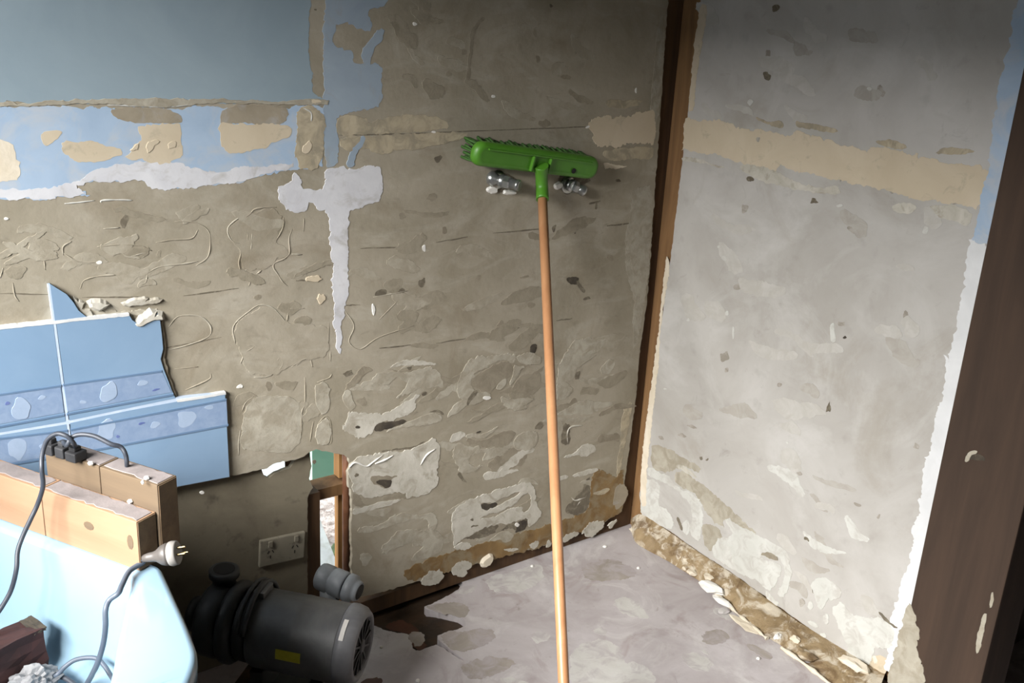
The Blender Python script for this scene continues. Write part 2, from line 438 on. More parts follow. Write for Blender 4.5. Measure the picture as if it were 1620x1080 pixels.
def fpatch(pix, m, h=0.0008, smooth=2, jag=0.003, name='worn_patch', label=None):
    return patch(name, pix, m, 'floor', h=h, smooth=smooth, jag=jag, parent=floor, label=label)
F4 = lambda pts: zoomed(850, 830, 3.375, pts)
F3 = lambda pts: zoomed(560, 880, 5.4, pts)
fpatch(F4([(410, 400), (450, 380), (520, 400), (580, 460), (600, 500), (520, 495), (460, 470), (420, 440)]), 'floor_pale')
fpatch(F4([(300, 560), (340, 540), (380, 565), (350, 590), (310, 580)]), 'floor_pale')
fpatch(F4([(760, 690), (830, 675), (880, 690), (940, 740), (930, 770), (870, 785), (800, 750)]), 'floor_pale')
fpatch(F4([(870, 660), (900, 665), (930, 700), (890, 690)]), 'floor_pale')
fpatch(F4([(170, 700), (230, 640), (330, 600), (410, 630), (460, 690), (490, 780), (480, 900), (180, 900)]), 'floor_pale')
fpatch(F4([(930, 450), (990, 440), (1040, 490), (1020, 510), (960, 480)]), 'floor_pale')
fpatch(F4([(0, 560), (60, 580), (70, 610), (0, 640), (-40, 600)]), 'floor_pale')
fpatch(F4([(420, 760), (520, 720), (640, 800), (620, 880), (470, 880)]), 'floor_pale')
fpatch(F4([(220, 230), (380, 170), (520, 230), (540, 270), (420, 300), (260, 300)]), 'floor_dull')
fpatch(F4([(860, 590), (960, 550), (1040, 590), (990, 640), (900, 640)]), 'floor_dull')
fpatch(F4([(1100, 620), (1180, 650), (1260, 700), (1240, 725), (1160, 690)]), 'floor_dull')
fpatch(F3([(720, 650), (960, 640), (1060, 620), (1180, 620), (1220, 700), (1060, 790), (900, 830), (780, 760)]), 'floor_dull')
fpatch(F3([(870, 300), (940, 250), (1050, 240), (1040, 290), (930, 330)]), 'floor_pale')
fpatch(F3([(600, 440), (700, 400), (860, 380), (1000, 430), (960, 520), (860, 520), (820, 480), (740, 500), (680, 460)]), 'floor_dull')
fpatch(F3([(900, 950), (1000, 880), (1300, 850), (1400, 920), (1200, 1020), (1000, 1060)]), 'floor_dull')
fpatch(F3([(1210, 1080), (1260, 1040), (1380, 1030), (1470, 1070), (1480, 1130), (1220, 1130)]), 'floor_pale')
fpatch(F3([(1100, 210), (1220, 150), (1380, 130), (1560, 60), (1640, 120), (1560, 260), (1340, 330), (1180, 290)]), 'floor_pale')
fpatch(F3([(250, 600), (300, 560), (400, 545), (500, 570), (560, 640), (540, 690), (640, 760), (560, 800), (520, 780), (480, 690), (470, 650), (380, 640)]), 'rust', h=0.0006, name='rust_stain')
fpatch(F3([(470, 650), (560, 640), (620, 690), (560, 790), (480, 740)]), 'floor_dull')
fpatch(F3([(40, 1080), (130, 1040), (250, 1050), (240, 1120), (40, 1130)]), 'rust', h=0.0006, name='rust_stain')
for i, (x, y, r) in enumerate([(957, 863, 4), (661, 1075, 3.5), (603, 1022, 2.5), (1010, 897, 3), (741, 885, 3), (842, 894, 3), (1200, 1040, 3)]):
    p = at(x, y, 2, 0.004)
    MB().lathe(p + Vector((0, 0, -.005)), (0.1, 0.2, 1), [(0, r * .0017), (.003, r * .0018), (.006, r * .001)], 7, smooth=False).build('plaster_crumb', 'white', floor)

# ---- back wall: upper sheet (with the broken-out bay for pipes), lower recessed sheet
seed_n[0] = 3
crack = PB([(556, 918), (557, 880), (556, 830), (557, 790), (553, 765), (550, 748), (556, 735), (551, 725), (540, 719), (520, 714), (500, 711), (488, 715), (480, 722),
            (468, 727), (452, 729), (432, 733), (423, 741), (380, 750), (330, 760), (275, 772)])
bot = PB([(985, 790), (984, 806), (960, 824), (900, 846), (860, 863), (800, 878), (700, 906), (600, 938), (568, 944)])
edge = PB([(1057, 0), (1052, 60), (1047, 150), (1042, 220), (1036, 300), (1030, 400), (1024, 470), (1012, 560), (1007, 620), (998, 690), (990, 750)])
zl = crack[-1].y
loop = [Vector((XL, ZC)), Vector((edge[0].x, ZC))] + edge + bot + crack + [Vector((XL, zl))]
def seg_rough(l, jag, keep):
    out = []
    for i in range(len(l)):
        a, b = l[i], l[(i + 1) % len(l)]
        L_ = (b - a).length; n = max(1, int(L_ / 0.008)) if L_ < 0.6 else 1
        for k in range(n):
            p = a.lerp(b, k / n)
            if keep(p): out.append(p)
            else:
                q = Vector((p.x * 60, p.y * 60, 4.2)); q2 = q * 2.7
                out.append(p + Vector((noise.noise(q) + .6 * noise.noise(q2), noise.noise(q + Vector((9, 30, 2))) + .6 * noise.noise(q2 + Vector((3, 8, 30))))) * jag)
    return out
loop = seg_rough(loop, 0.004, lambda p: p.y > ZC - .01 or p.x < XL + .01)
wall_back = solid('wall_back', [loop], SURF['back'][2], 0.0, -0.012, 'cement', origin=(0, 0, 0))
tag(wall_back, 'stripped grey cement sheet wall with paint, tile and adhesive remnants', kind='structure')
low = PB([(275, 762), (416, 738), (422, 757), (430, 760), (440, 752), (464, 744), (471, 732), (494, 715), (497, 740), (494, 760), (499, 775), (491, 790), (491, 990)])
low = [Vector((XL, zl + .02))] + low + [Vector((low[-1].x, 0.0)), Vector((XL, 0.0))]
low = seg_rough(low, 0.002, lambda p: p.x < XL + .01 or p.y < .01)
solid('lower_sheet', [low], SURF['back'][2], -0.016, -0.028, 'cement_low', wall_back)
# framing in the cavity behind the sheets
def wbox(name, lo, hi, m, parent=wall_back): return MB().box(lo, hi).build(name, m, parent)
pA = at(478, 785, 1, 0.03); pB = at(506, 785, 1, 0.03)
wbox('stud', (pA.x, 0.030, 0.0), (pB.x, 0.105, pA.z), 'stud_dark')
wbox('nogging', (pB.x, 0.045, pA.z - 0.032), (pB.x + 0.14, 0.105, pA.z - 0.002), 'stud_light')
for xs in (-0.62, -1.62, -2.2): wbox('stud', (xs, 0.0135 if xs > -1 else 0.030, 0.07), (xs + 0.045, 0.105, ZC), 'stud_dark')
wbox('bottom_plate', (-0.985, 0.0135, 0.0), (-0.02, 0.105, 0.045), 'stud_dark')
wbox('bottom_plate', (XL, 0.029, 0.0), (pA.x - 0.002, 0.105, 0.045), 'stud_dark')
px0 = at(548, 720, 1, 0.035)
MB().tube([(px0.x, 0.035, 0.03), (px0.x, 0.035, 0.70)], 0.0105, 14).build('copper_pipe', 'copper', wall_back, label='dull copper water pipe standing in the broken hole')
# outer cladding: pale green board above, open gap below
g0 = at(498, 705, 1, 0.112); g1 = at(566, 790, 1, 0.112)
zgap = at(530, 790, 1, .112).z
gapL, gapR = at(412, 850, 1, .112).x, at(562, 850, 1, .112).x
wbox('cladding', (XL - .1, 0.108, 0.64), (0.1, 0.120, ZC), 'board_green')
wbox('cladding', (XL - .1, 0.108, 0.0), (gapL, 0.120, 0.639), 'board_green')
wbox('cladding', (gapR, 0.108, 0.0), (0.1, 0.120, 0.639), 'board_green')
q = at(533, 722, 1, .09); wbox('batten', (q.x - .004, 0.07, pA.z + 0.002), (q.x + .012, 0.1, q.z + .05), 'plank_orange')
q = at(534, 800, 1, .1); wbox('batten', (q.x - .006, 0.085, 0.0), (q.x + .009, 0.105, pA.z - .034), 'plank_orange')
wbox('sheet_behind', (pA.x - .01, 0.106, 0.0), (pB.x - .012, 0.1075, 0.63), 'stud_dark')

# corner studs bared between the two sheets
wbox('corner_stud', (-0.115, 0.0125, 0.0), (0.008, 0.10, ZC), 'stud_dark')

# ---- right wall
seed_n[0] = 5
PR = lambda l: [Vector((at(x, y, 0, 0.0).y, at(x, y, 0, 0.0).z)) for x, y in l]
redge = PR([(1109, 0), (1099, 90), (1088, 180), (1078, 270), (1062, 400), (1048, 500), (1033, 610), (1024, 690), (1012, 780), (1013, 800)])
rb = PR([(1016, 812), (1060, 840), (1105, 872), (1160, 907), (1235, 961), (1330, 1030), (1400, 1056)])
loop = [Vector((redge[0].x, ZC))] + redge + rb + [Vector((-1.0, 0.02)), Vector((-1.0, ZC))]
loop = seg_rough(loop, 0.003, lambda p: p.y > ZC - .01 or p.x < -.99)
wall_right = solid('wall_right', [loop], SURF['right'][2], 0.0, -0.010, 'cement_r', origin=(0, 0, 0))
tag(wall_right, 'pale grey stripped wall with cream paint band and adhesive swirls', kind='structure')
MB().box((0.0105, -1.0, 0.0), (0.10, -0.10, ZC)).build('backing_frame', 'stud_light', wall_right)
MB().box((0.0085, -0.099, 0.0), (0.10, 0.012, ZC)).build('corner_stud', 'stud_light', wall_right)
MB().box((0.10, -1.02, 0.0), (0.112, 0.14, ZC)).build('outer_lining', 'hall', wall_right)
MB().box((-0.01, -2.5, 2.06), (0.10, -1.0, ZC)).box((-0.01, -2.5, 0.0), (0.10, -2.06, 2.06)).build('doorway_surround', 'wall_dull', wall_right)

# ---- other walls, ceiling, hall beyond the doorway
W0, W1, WZ0, WZ1 = -1.45, -0.25, 1.05, 2.05     # window opening
mb = MB()
mb.box((XL - .1, YF, 0), (XL, W0, ZC)); mb.box((XL - .1, W1, 0), (XL, 0.14, ZC))
mb.box((XL - .1, W0, 0), (XL, W1, WZ0)); mb.box((XL - .1, W0, WZ1), (XL, W1, ZC))
wall_left = tag(mb.build('wall_left', 'wall_dull', origin=(XL, 0, 0)), 'dull painted side wall with the window', kind='structure')
wall_front = tag(MB().box((XL - .1, YF - .1, 0), (1.3, YF, ZC)).build('wall_front', 'wall_dull', origin=(0, YF, 0)), 'dull painted wall behind the viewer', kind='structure')
ceiling = tag(MB().box((XL - .1, YF - .1, ZC), (1.3, 0.14, ZC + .08)).build('ceiling', 'ceil', origin=(0, 0, ZC)), 'plain ceiling', kind='structure')
window = MB()
for a, b in (((XL - .07, W0, WZ0), (XL - .02, W0 + .05, WZ1)), ((XL - .07, W1 - .05, WZ0), (XL - .02, W1, WZ1)), ((XL - .07, W0, WZ0), (XL - .02, W1, WZ0 + .05)),
             ((XL - .07, W0, WZ1 - .05), (XL - .02, W1, WZ1)), ((XL - .065, -.87, WZ0), (XL - .025, -.83, WZ1))): window.box(a, b)
window_1 = tag(window.build('window_1', 'winframe', origin=(XL, -.85, WZ0)), 'white framed window above the bath', kind='structure')
for a, b in ((W0 + .05, -.87), (-.83, W1 - .05)): MB().box((XL - .047, a, WZ0 + .05), (XL - .043, b, WZ1 - .05)).build('pane', 'glass', window_1)
MB().box((1.2, YF, 0), (1.3, .14, ZC)).box((.112, -1.04, 0), (1.2, -1.02, ZC)).build('wall_hall', 'hall', origin=(1.2, -1.5, 0))
tag(bpy.data.objects['wall_hall'], 'dark timber lined hall beyond the doorway', kind='structure')

# door post at the right of the frame
y0 = at(1500, 660, 0, -.03).y; 
pl_ = [at(1620, 130, 0, -.03).y, at(1410, 1080, 0, -.03).y]; pr_ = [at(1620, 830, 0, -.03).y, at(1545, 1080, 0, -.03).y]
PY0 = sum(pl_) / 2; PY1 = sum(pr_) / 2
door_frame = tag(MB().obox((0.035, (PY0 + PY1) / 2, 1.03), (1, 0, 0), (0, 1, 0), (0, 0, 1), 0.13, PY0 - PY1, 2.06, bev=0.004).build('door_1', 'post_dark', origin=(0, PY0, 0)),
                 'dark brown stained timber door post beside the pale wall', kind='structure')
MB().box((-0.028, -2.06, 1.98), (0.10, PY1 - .001, 2.06)).build('head_jamb', 'post_dark', door_frame)
MB().box((-0.028, -2.06, 0.0), (0.10, -1.97, 1.979)).build('side_jamb', 'post_dark', door_frame)

# ================================================================== WHAT IS LEFT ON THE BACK WALL
def bp(pix, m, name='adhesive_patch', h=0.0015, smooth=2, jag=0.0015, holes=(), label=None):
    return patch(name, pix, m, 'back', holes, h, smooth, jag, wall_back, label)
X490, X515, X612 = bx(488, -40), bx(516, -40), bx(612, -40)
zf = bz(0, 162); zf2 = bz(0, 167); zf3 = bz(0, 313)
bp([w2(XL, ZC), w2(X490, ZC), (489, -40), (490, 0), (488, 40), (490, 70), (494, 140), (500, 150), (517, 156), (514, 163), (400, 162), (250, 160), (120, 163), (0, 162), w2(XL, zf)],
   'paint', 'paint_field', 0.0010, 0, 0.0012, label='blue grey paint field on the upper wall')
bp([(512, -40), w2(X515, ZC), w2(X612, ZC), (612, -40), (612, 5), (600, 14), (586, 14), (581, 22), (588, 38), (584, 50), (570, 44), (550, 36), (535, 39), (527, 50), (527, 66), (533, 78), (540, 76),
    (546, 82), (556, 80), (562, 86), (558, 96), (565, 103), (585, 100), (605, 101), (605, 130), (605, 165), (583, 173), (560, 178), (540, 180), (533, 190), (531, 215), (535, 235),
    (533, 262), (513, 266), (513, 150), (512, 60), (514, 0)], 'paint2', 'paint_strip', 0.0013, 1, 0.0012)
bp([(570, 95), (571, 80), (583, 65), (597, 50), (608, 46), (610, 54), (600, 70), (588, 82), (586, 100), (577, 104)], 'paint2', 'paint_flake', 0.0016)
bp([w2(XL, zf2), (0, 168), (120, 169), (180, 171), (300, 171), (345, 169), (470, 169), (512, 166), (511, 262), (470, 268), (443, 270), (400, 280), (377, 287), (330, 292), (287, 296),
    (245, 298), (232, 288), (225, 283), (187, 286), (140, 286), (112, 294), (142, 307), (90, 313), (40, 313), (0, 313), w2(XL, zf3)],
   'blue', 'paint_band', 0.0012, 0, 0.0014, label='sky blue paint band left from the old border')
bp([(-20, 298), (60, 300), (110, 290), (140, 275), (170, 262), (220, 257), (275, 254), (290, 262), (350, 274), (380, 264), (420, 264), (443, 256), (470, 262), (443, 271), (400, 281), (377, 288),
    (330, 293), (287, 297), (245, 299), (232, 289), (225, 284), (187, 287), (140, 287), (114, 294), (142, 308), (90, 314), (40, 314), (-20, 314)], 'lilac', 'plaster_smear', 0.0020, 1, 0.0018)
bp([(65, 215), (70, 208), (98, 204), (92, 218), (78, 230), (68, 228)], 'beige', 'paint_flake', 0.002)
bp([(95, 232), (102, 224), (130, 222), (160, 228), (182, 233), (196, 238), (188, 248), (160, 256), (130, 255), (100, 246)], 'beige', 'paint_flake', 0.002)
bp([(218, 197), (285, 195), (288, 203), (283, 218), (290, 240), (286, 252), (262, 258), (240, 255), (218, 252), (198, 250), (205, 240), (212, 228), (222, 218)], 'beige', 'paint_flake', 0.002, 1)
bp([(175, 172), (215, 170), (270, 171), (284, 180), (292, 190), (280, 196), (220, 195), (190, 190), (180, 182)], 'brown_smear', 'glue_smear', 0.0019)
bp([(347, 190), (352, 175), (372, 167), (420, 166), (452, 169), (458, 180), (450, 197), (400, 196), (372, 193), (350, 198)], 'brown_smear', 'glue_smear', 0.0019)
bp([(346, 198), (372, 192), (400, 196), (452, 197), (462, 208), (455, 218), (430, 228), (396, 240), (370, 243), (352, 236), (348, 218)], 'beige', 'paint_flake', 0.0021, 1)
bp([(468, 180), (480, 167), (505, 168), (514, 185), (513, 230), (508, 252), (500, 268), (472, 268), (466, 240), (470, 210)], 'beige_dim', 'paint_flake', 0.0021, 1)
bp([(-20, 222), (10, 220), (24, 236), (33, 256), (32, 285), (10, 290), (-20, 290)], 'cream', 'paint_flake', 0.002, 1)
bp([(440, 298), (452, 290), (462, 285), (467, 272), (471, 273), (474, 287), (480, 298), (492, 303), (508, 302), (517, 290), (515, 268), (530, 262), (560, 270), (575, 266), (590, 262),
    (604, 268), (603, 318), (585, 322), (572, 329), (551, 330), (552, 390), (550, 470), (543, 492), (540, 525), (541, 552), (537, 560), (531, 545), (528, 485), (524, 400), (519, 331), (505, 331),
    (497, 322), (490, 320), (484, 328), (480, 334), (470, 336), (455, 332), (447, 324), (441, 312)], 'lilac', 'plaster_drip', 0.0022, 1, 0.0014, label='lilac white plaster cross running down to a point')
bp([(533, 200), (537, 186), (552, 181), (580, 186), (583, 196), (600, 190), (640, 180), (690, 184), (712, 196), (705, 206), (560, 214), (534, 213)], 'beige_dim', 'paint_flake', 0.0016, 1)
bp([(536, 216), (590, 214), (660, 211), (742, 208), (737, 220), (700, 228), (660, 236), (625, 238), (606, 246), (590, 240), (584, 232), (560, 240), (540, 236)], 'beige_dim', 'paint_flake', 0.0016, 1)
bp([(548, 255), (556, 238), (570, 218), (578, 212), (576, 228), (566, 240), (558, 252), (562, 262), (552, 266)], 'paint2', 'paint_flake', 0.0022, 1)
bp([(932, 193), (948, 184), (985, 186), (1004, 180), (1022, 176), (1036, 172), (1037, 226), (1020, 228), (1000, 224), (978, 232), (950, 232), (934, 222), (940, 212), (930, 204)], 'beige', 'paint_flake', 0.0016, 1, 0.002)
bp([(955, 164), (966, 157), (985, 159), (1020, 158), (1008, 168), (985, 171), (968, 170)], 'beige_dim', 'paint_flake', 0.0016, 1)
bp([(955, 238), (985, 234), (1034, 230), (1033, 252), (1000, 250), (975, 256), (955, 250)], 'beige_dim', 'paint_flake', 0.0014, 1)
bp([(955, 258), (985, 262), (991, 263), (975, 266), (958, 266)], 'cream', 'paint_flake', 0.003, 0)
# plaster lip along the lower edge of the paint field
bp([(-30, 162), (20, 163), (28, 166), (70, 160), (150, 157), (260, 156), (340, 157), (440, 161), (490, 157), (519, 158), (517, 165), (480, 166), (420, 164), (340, 163), (260, 169), (200, 167), (165, 163), (130, 164), (30, 168), (-30, 169)],
   'adh', 'plaster_lip', 0.0036, 0, 0.0016)
for pts, r in (([(0, 165), (30, 167)], .003), ([(170, 166), (230, 168), (270, 169), (320, 162)], .003), ([(325, 162), (380, 161), (430, 163)], .003), ([(478, 170), (492, 178), (492, 195)], .004),
               ([(160, 321), (162, 317), (190, 316), (210, 317)], .0028), ([(102, 322), (125, 320), (150, 317)], .002)):
    ridge('plaster_bead', pts, 'adh_white', r=r * .8, parent=wall_back)
for x, y, rx, ry, rot in ((487, 230, 10, 6, -1.0), (238, 232, 12, 6, -.5), (272, 230, 5, 8, .6), (500, 441, 13, 6, 0.1), (507, 472, 7, 5, -.5), (497, 162, 9, 4, 0), (213, 233, 8, 4, -.8)):
    bp(blob(x, y, rx, ry, rot, 9, 3, .35), 'beige', 'plaster_lump', 0.0042, 1, 0.0026)
# score lines in the sheet
def scratch(a, b, w=1.3, m='stain'):
    (x0, y0), (x1, y1) = a, b; n = 6; r = random.Random(int(x0 + y1)); up = []; dn = []
    for i in range(n + 1):
        t = i / n; x = x0 + (x1 - x0) * t; y = y0 + (y1 - y0) * t + r.uniform(-.5, .5); ww = w * (0.3 + 0.7 * math.sin(math.pi * min(.97, max(.03, t)))) * r.uniform(.6, 1.1)
        up.append((x, y - ww)); dn.append((x, y + ww))
    patch('score_line', up + dn[::-1], m, 'back', (), 0.0004, 0, 0.0, wall_back)
for a, b in (((215, 221), (395, 219)), ((536, 214), (700, 210)), ((640, 212), (800, 205)), ((790, 206), (935, 200)), ((290, 468), (378, 456)), ((0, 464), (76, 466)), ((130, 470), (235, 470)),
             ((255, 552), (350, 533)), ((690, 383), (740, 375)), ((780, 369), (860, 362)), ((570, 393), (640, 391)), ((600, 551), (655, 545)), ((690, 543), (740, 535)), ((765, 529), (822, 518)), ((880, 507), (905, 504)),
             ((960, 357), (1000, 353)), ((545, 483), (570, 482)), ((468, 444), (488, 443)), ((200, 398), (240, 396))):
    scratch(a, b)
# rings and beads of tile adhesive on the left half
W1_ = lambda pts: zoomed(0, 300, 3.0, pts)
W7 = lambda pts: zoomed(340, 430, 3.724, pts)
W8 = lambda pts: zoomed(340, 290, 6.353, pts)
rings = [W1_([(300, 310), (300, 270), (340, 245)]), W1_([(300, 300), (370, 340), (470, 345)]), W1_([(460, 270), (560, 262), (660, 265), (720, 290)]), W1_([(610, 320), (700, 295)]),
         W1_([(740, 250), (820, 238), (910, 230), (940, 190)]), W1_([(830, 150), (920, 155), (985, 190), (998, 250), (985, 320), (930, 360)]), W1_([(690, 400), (760, 365), (870, 352), (940, 340)]),
         W1_([(380, 470), (400, 430), (470, 410), (550, 405)]), W1_([(660, 450), (690, 440), (700, 400)]), W1_([(490, 185), (570, 180)]), W1_([(60, 440), (70, 500), (90, 530)]), W1_([(30, 320), (60, 300)]),
         W1_([(800, 650), (850, 600), (950, 602), (1000, 650), (985, 700), (880, 740), (800, 760)]), W1_([(830, 850), (940, 840)]), W1_([(880, 950), (990, 900), (1000, 870)]), W1_([(0, 420), (15, 370)]), W1_([(205, 300), (215, 380)]),
         W8([(300, 345), (350, 310), (400, 260), (520, 240), (620, 240)]), W8([(250, 340), (180, 390), (130, 450), (140, 530), (190, 590), (250, 600)]), W8([(250, 600), (260, 700), (240, 800), (265, 900)]), W8([(330, 470), (325, 640)]),
         W8([(375, 480), (370, 580), (360, 680)]), W8([(690, 340), (680, 450), (610, 580)]), W8([(775, 460), (745, 550), (750, 650), (745, 710), (690, 760), (600, 800), (590, 850), (630, 910), (680, 990), (730, 1030)]),
         W8([(265, 920), (330, 850)]), W8([(420, 910), (470, 870)]), W8([(890, 480), (895, 350)]), W8([(770, 710), (880, 715)]), W8([(340, 1030), (355, 990)]), W8([(870, 930), (890, 880), (920, 920)]),
         W7([(120, 420), (105, 340), (130, 290), (190, 240), (260, 195), (330, 205), (380, 250), (420, 300)]), W7([(160, 480), (230, 440), (180, 430)]), W7([(150, 540), (170, 490)]), W7([(230, 620), (290, 620), (340, 605)]),
         W7([(360, 540), (380, 505), (400, 540), (375, 580)]), W7([(560, 505), (575, 560)]), W7([(450, 560), (520, 515), (560, 520)]), W7([(160, 820), (180, 770), (230, 730)]), W7([(160, 900), (190, 870)]), W7([(150, 930), (140, 1000), (140, 1080)]),
         W7([(530, 620), (530, 770), (510, 830), (510, 960)]), W7([(600, 650), (670, 625), (690, 600)]), W7([(600, 730), (600, 790)]), W7([(560, 1000), (570, 930), (580, 880)]), W7([(610, 890), (650, 850), (680, 880), (685, 1000), (650, 1020)]),
         W7([(350, 740), (430, 735), (470, 760)]), W7([(430, 240), (425, 290)]), W7([(440, 215), (530, 215)]), W7([(680, 470), (680, 525)]), W7([(670, 300), (668, 420)]),
         [(545, 490), (560, 515), (552, 540), (570, 552), (600, 533), (655, 515)], [(590, 470), (645, 460)], [(600, 505), (630, 475)]]
for i, pts in enumerate(rings):
    ridge('adhesive_bead', pts, 'cement' if i % 3 else 'adh', r=0.0021, parent=wall_back)
bp(W8([(130, 470), (200, 380), (330, 330), (420, 265), (600, 245), (690, 330), (660, 470), (600, 590), (720, 640), (740, 700), (600, 800), (480, 860), (300, 880), (250, 800), (260, 650), (180, 580)]), 'cement', 'adhesive_patch', 0.0012)
bp(W7([(110, 360), (140, 290), (260, 200), (350, 215), (420, 300), (560, 320), (670, 310), (670, 500), (560, 510), (450, 560), (350, 610), (230, 610), (170, 560), (160, 480), (120, 420)]), 'cement', 'adhesive_patch', 0.0014)
bp(W7([(150, 940), (170, 820), (220, 740), (350, 730), (480, 740), (520, 800), (505, 960), (480, 1060), (150, 1060)]), 'adh', 'adhesive_patch', 0.0012)
bp(W7([(590, 660), (670, 640), (680, 790), (640, 850), (600, 800), (590, 730)]), 'adh', 'adhesive_patch', 0.0020)
bp(W7([(600, 900), (650, 860), (680, 880), (684, 1000), (640, 1024), (590, 1000)]), 'adh', 'adhesive_patch', 0.0026)
# pits and dark marks
for x, y, rx, ry, rot, m in ((907, 443, 9, 6, .3, 'hole'), (919, 454, 12, 3, .95, 'stain'), (928, 472, 6, 2.5, -.3, 'stain'), (843, 550, 5, 7, .2, 'hole'), (668, 447, 6, 8, .3, 'stain'), (600, 464, 12, 5, -.2, 'stain'), (637, 460, 7, 6, 0, 'stain'),
                             (693, 252, 5, 6, .4, 'stain'), (537, 316, 6, 4, 0, 'adh_dark'), (682, 312, 9, 5, -.3, 'adh_dark'), (636, 343, 6, 5, 0, 'adh_dark'), (704, 364, 5, 5, 0, 'adh_dark'), (756, 440, 5, 5, 0, 'adh_dark'), (830, 438, 8, 2.5, -.2, 'adh_dark'), (840, 483, 6, 4, 0, 'adh_dark'),
                             (910, 365, 2.5, 7, .2, 'stain'), (877, 360, 2.5, 6, .3, 'stain'), (965, 408, 5, 4, 0, 'adh_dark'), (196, 350, 5, 13, .2, 'stain'), (252, 402, 4, 6, 0, 'adh_dark'), (408, 470, 6, 4, 0, 'adh_dark'), (424, 610, 5, 7, 0, 'adh_dark'), (499, 15, 2, 1.5, 0, 'stain'),
                             (735, 82, 5, 4, 0, 'adh_dark'), (846, 52, 4, 7, 0, 'adh_dark'), (850, 95, 4, 6, 0, 'adh_dark'), (912, 78, 4, 8, .2, 'adh_dark'), (895, 122, 7, 4, 0, 'adh_dark'), (710, 118, 5, 4, 0, 'adh_dark'), (742, 118, 3, 9, .2, 'adh_dark'), (872, 10, 2.5, 3, 0, 'stain'), (862, 195, 10, 6, .3, 'adh_dark'),
                             (550, 591, 9, 4, -.4, 'stain'), (574, 635, 9, 7, .2, 'adh_dark'), (660, 575, 5, 4, 0, 'adh_dark'), (648, 580, 4, 5, .5, 'stain'), (497, 730, 3, 3, 0, 'stain'), (792, 512, 8, 5, 0, 'adh_dark'), (942, 320, 9, 2, -.2, 'stain'), (943, 327, 2.5, 6, .1, 'stain'), (979, 286, 4, 2, 0, 'stain'), (905, 640, 7, 8, .5, 'adh_dark')):
    bp(blob(x, y, rx, ry, rot, 8, 2, .3), m, 'pit_mark', 0.0005, 2, 0.001)
bp([(744, 60), (747, 45), (757, 32), (766, 26), (768, 30), (758, 40), (750, 52), (748, 80), (744, 110), (738, 132), (735, 130), (741, 100)], 'adh_dark', 'pit_mark', 0.0005, 1, 0.0008)
for x, y, rx, ry, rot in ((656, 38, 3.5, 3, 0), (768, 629, 7, 4, 0), (591, 490, 2, 9, -.1), (671, 393, 2.5, 5, 0), (780, 152, 4, 2, 0), (1006, 143, 1.5, 4, 0), (686, 209, 4, 1.5, 0), (930, 201, 4, 2, -.4), (320, 779, 3, 2.5, 0), (380, 611, 5, 3, -.4), (10, 346, 4, 2, 0), (157, 415, 4, 3, 0)):
    bp(blob(x, y, rx, ry, rot, 6, 4, .25), 'white', 'plaster_chip', 0.003, 1, 0.0005)
# vertical lighter bands by the corner
bp([(1000, 300), (1014, 296), (1034, 290), (1030, 390), (1022, 470), (1004, 560), (1000, 520), (1004, 470), (990, 430), (988, 380), (998, 340)], 'adh', 'adhesive_patch', 0.0010, 1)
bp([(1040, 40), (1054, 20), (1048, 120), (1040, 200), (1028, 200), (1030, 150), (1036, 90)], 'adh', 'adhesive_patch', 0.0010, 1)
bp([(984, 650), (1000, 630), (998, 660), (990, 690), (986, 720), (978, 760), (974, 740), (982, 700)], 'beige_dim', 'glue_smear', 0.0016, 1)

# swirls of adhesive on the lower right half
Z1 = lambda p: zoomed(530, 550, 6.355, p)
Z2 = lambda p: zoomed(700, 550, 6.353, p)
Z3 = lambda p: zoomed(540, 690, 5.143, p)
Z4 = lambda p: zoomed(700, 690, 5.143, p)
Z5 = lambda p: zoomed(860, 530, 6.0, p)
Z6 = lambda p: zoomed(860, 690, 5.68, p)
H = 0.0022
bp(Z1([(255, 380), (270, 345), (400, 290), (500, 240), (620, 245), (740, 255), (870, 200), (980, 185), (1050, 260), (1095, 340), (1090, 400), (1000, 385), (920, 420), (830, 410), (780, 430), (700, 470), (620, 530), (605, 510), (690, 430), (740, 350), (735, 310), (680, 285), (600, 320), (540, 360), (400, 375), (300, 385)]), 'adh', h=H, smooth=1)
bp(Z1([(120, 640), (220, 650), (420, 670), (560, 640), (640, 580), (720, 540), (830, 470), (850, 485), (800, 540), (825, 570), (800, 630), (700, 690), (600, 720), (520, 740), (420, 760), (390, 800), (380, 870), (300, 890), (230, 905), (170, 870), (90, 830), (80, 790), (120, 760)]), 'adh_pale', h=H, smooth=1)
bp(Z1([(500, 850), (580, 810), (700, 760), (880, 690), (950, 660), (1040, 655), (1080, 690), (1040, 750), (950, 765), (860, 790), (720, 785), (600, 825)]), 'adh', h=H, smooth=1)
bp(Z1([(70, 500), (90, 440), (140, 410), (170, 450), (180, 540), (200, 590), (160, 640), (110, 600)]), 'adh', h=H)
bp(Z1([(385, 830), (420, 770), (500, 735), (580, 745), (680, 710), (715, 745), (600, 790), (540, 815), (440, 840)]), 'hole', 'pit_mark', 0.0028, 1)
bp(Z1([(195, 800), (215, 780), (255, 785), (250, 805), (215, 815)]), 'hole', 'pit_mark', 0.0030, 1)
bp(Z1([(860, 470), (880, 445), (920, 445), (915, 470), (880, 480)]), 'stain', 'pit_mark', 0.0026, 1)
bp(Z1([(940, 640), (1000, 625), (1050, 630), (1085, 665), (1075, 680), (1040, 650), (980, 645)]), 'stain', 'pit_mark', 0.0028, 1)
bp(Z1([(520, 215), (600, 225), (700, 230), (830, 205), (870, 190), (840, 225), (740, 245), (620, 238)]), 'adh_dark', 'pit_mark', 0.0006, 1)
bp(Z1([(460, 1030), (700, 1010), (820, 985), (900, 930), (890, 950), (820, 1000), (700, 1025), (480, 1042)]), 'stain', 'pit_mark', 0.0006, 1)
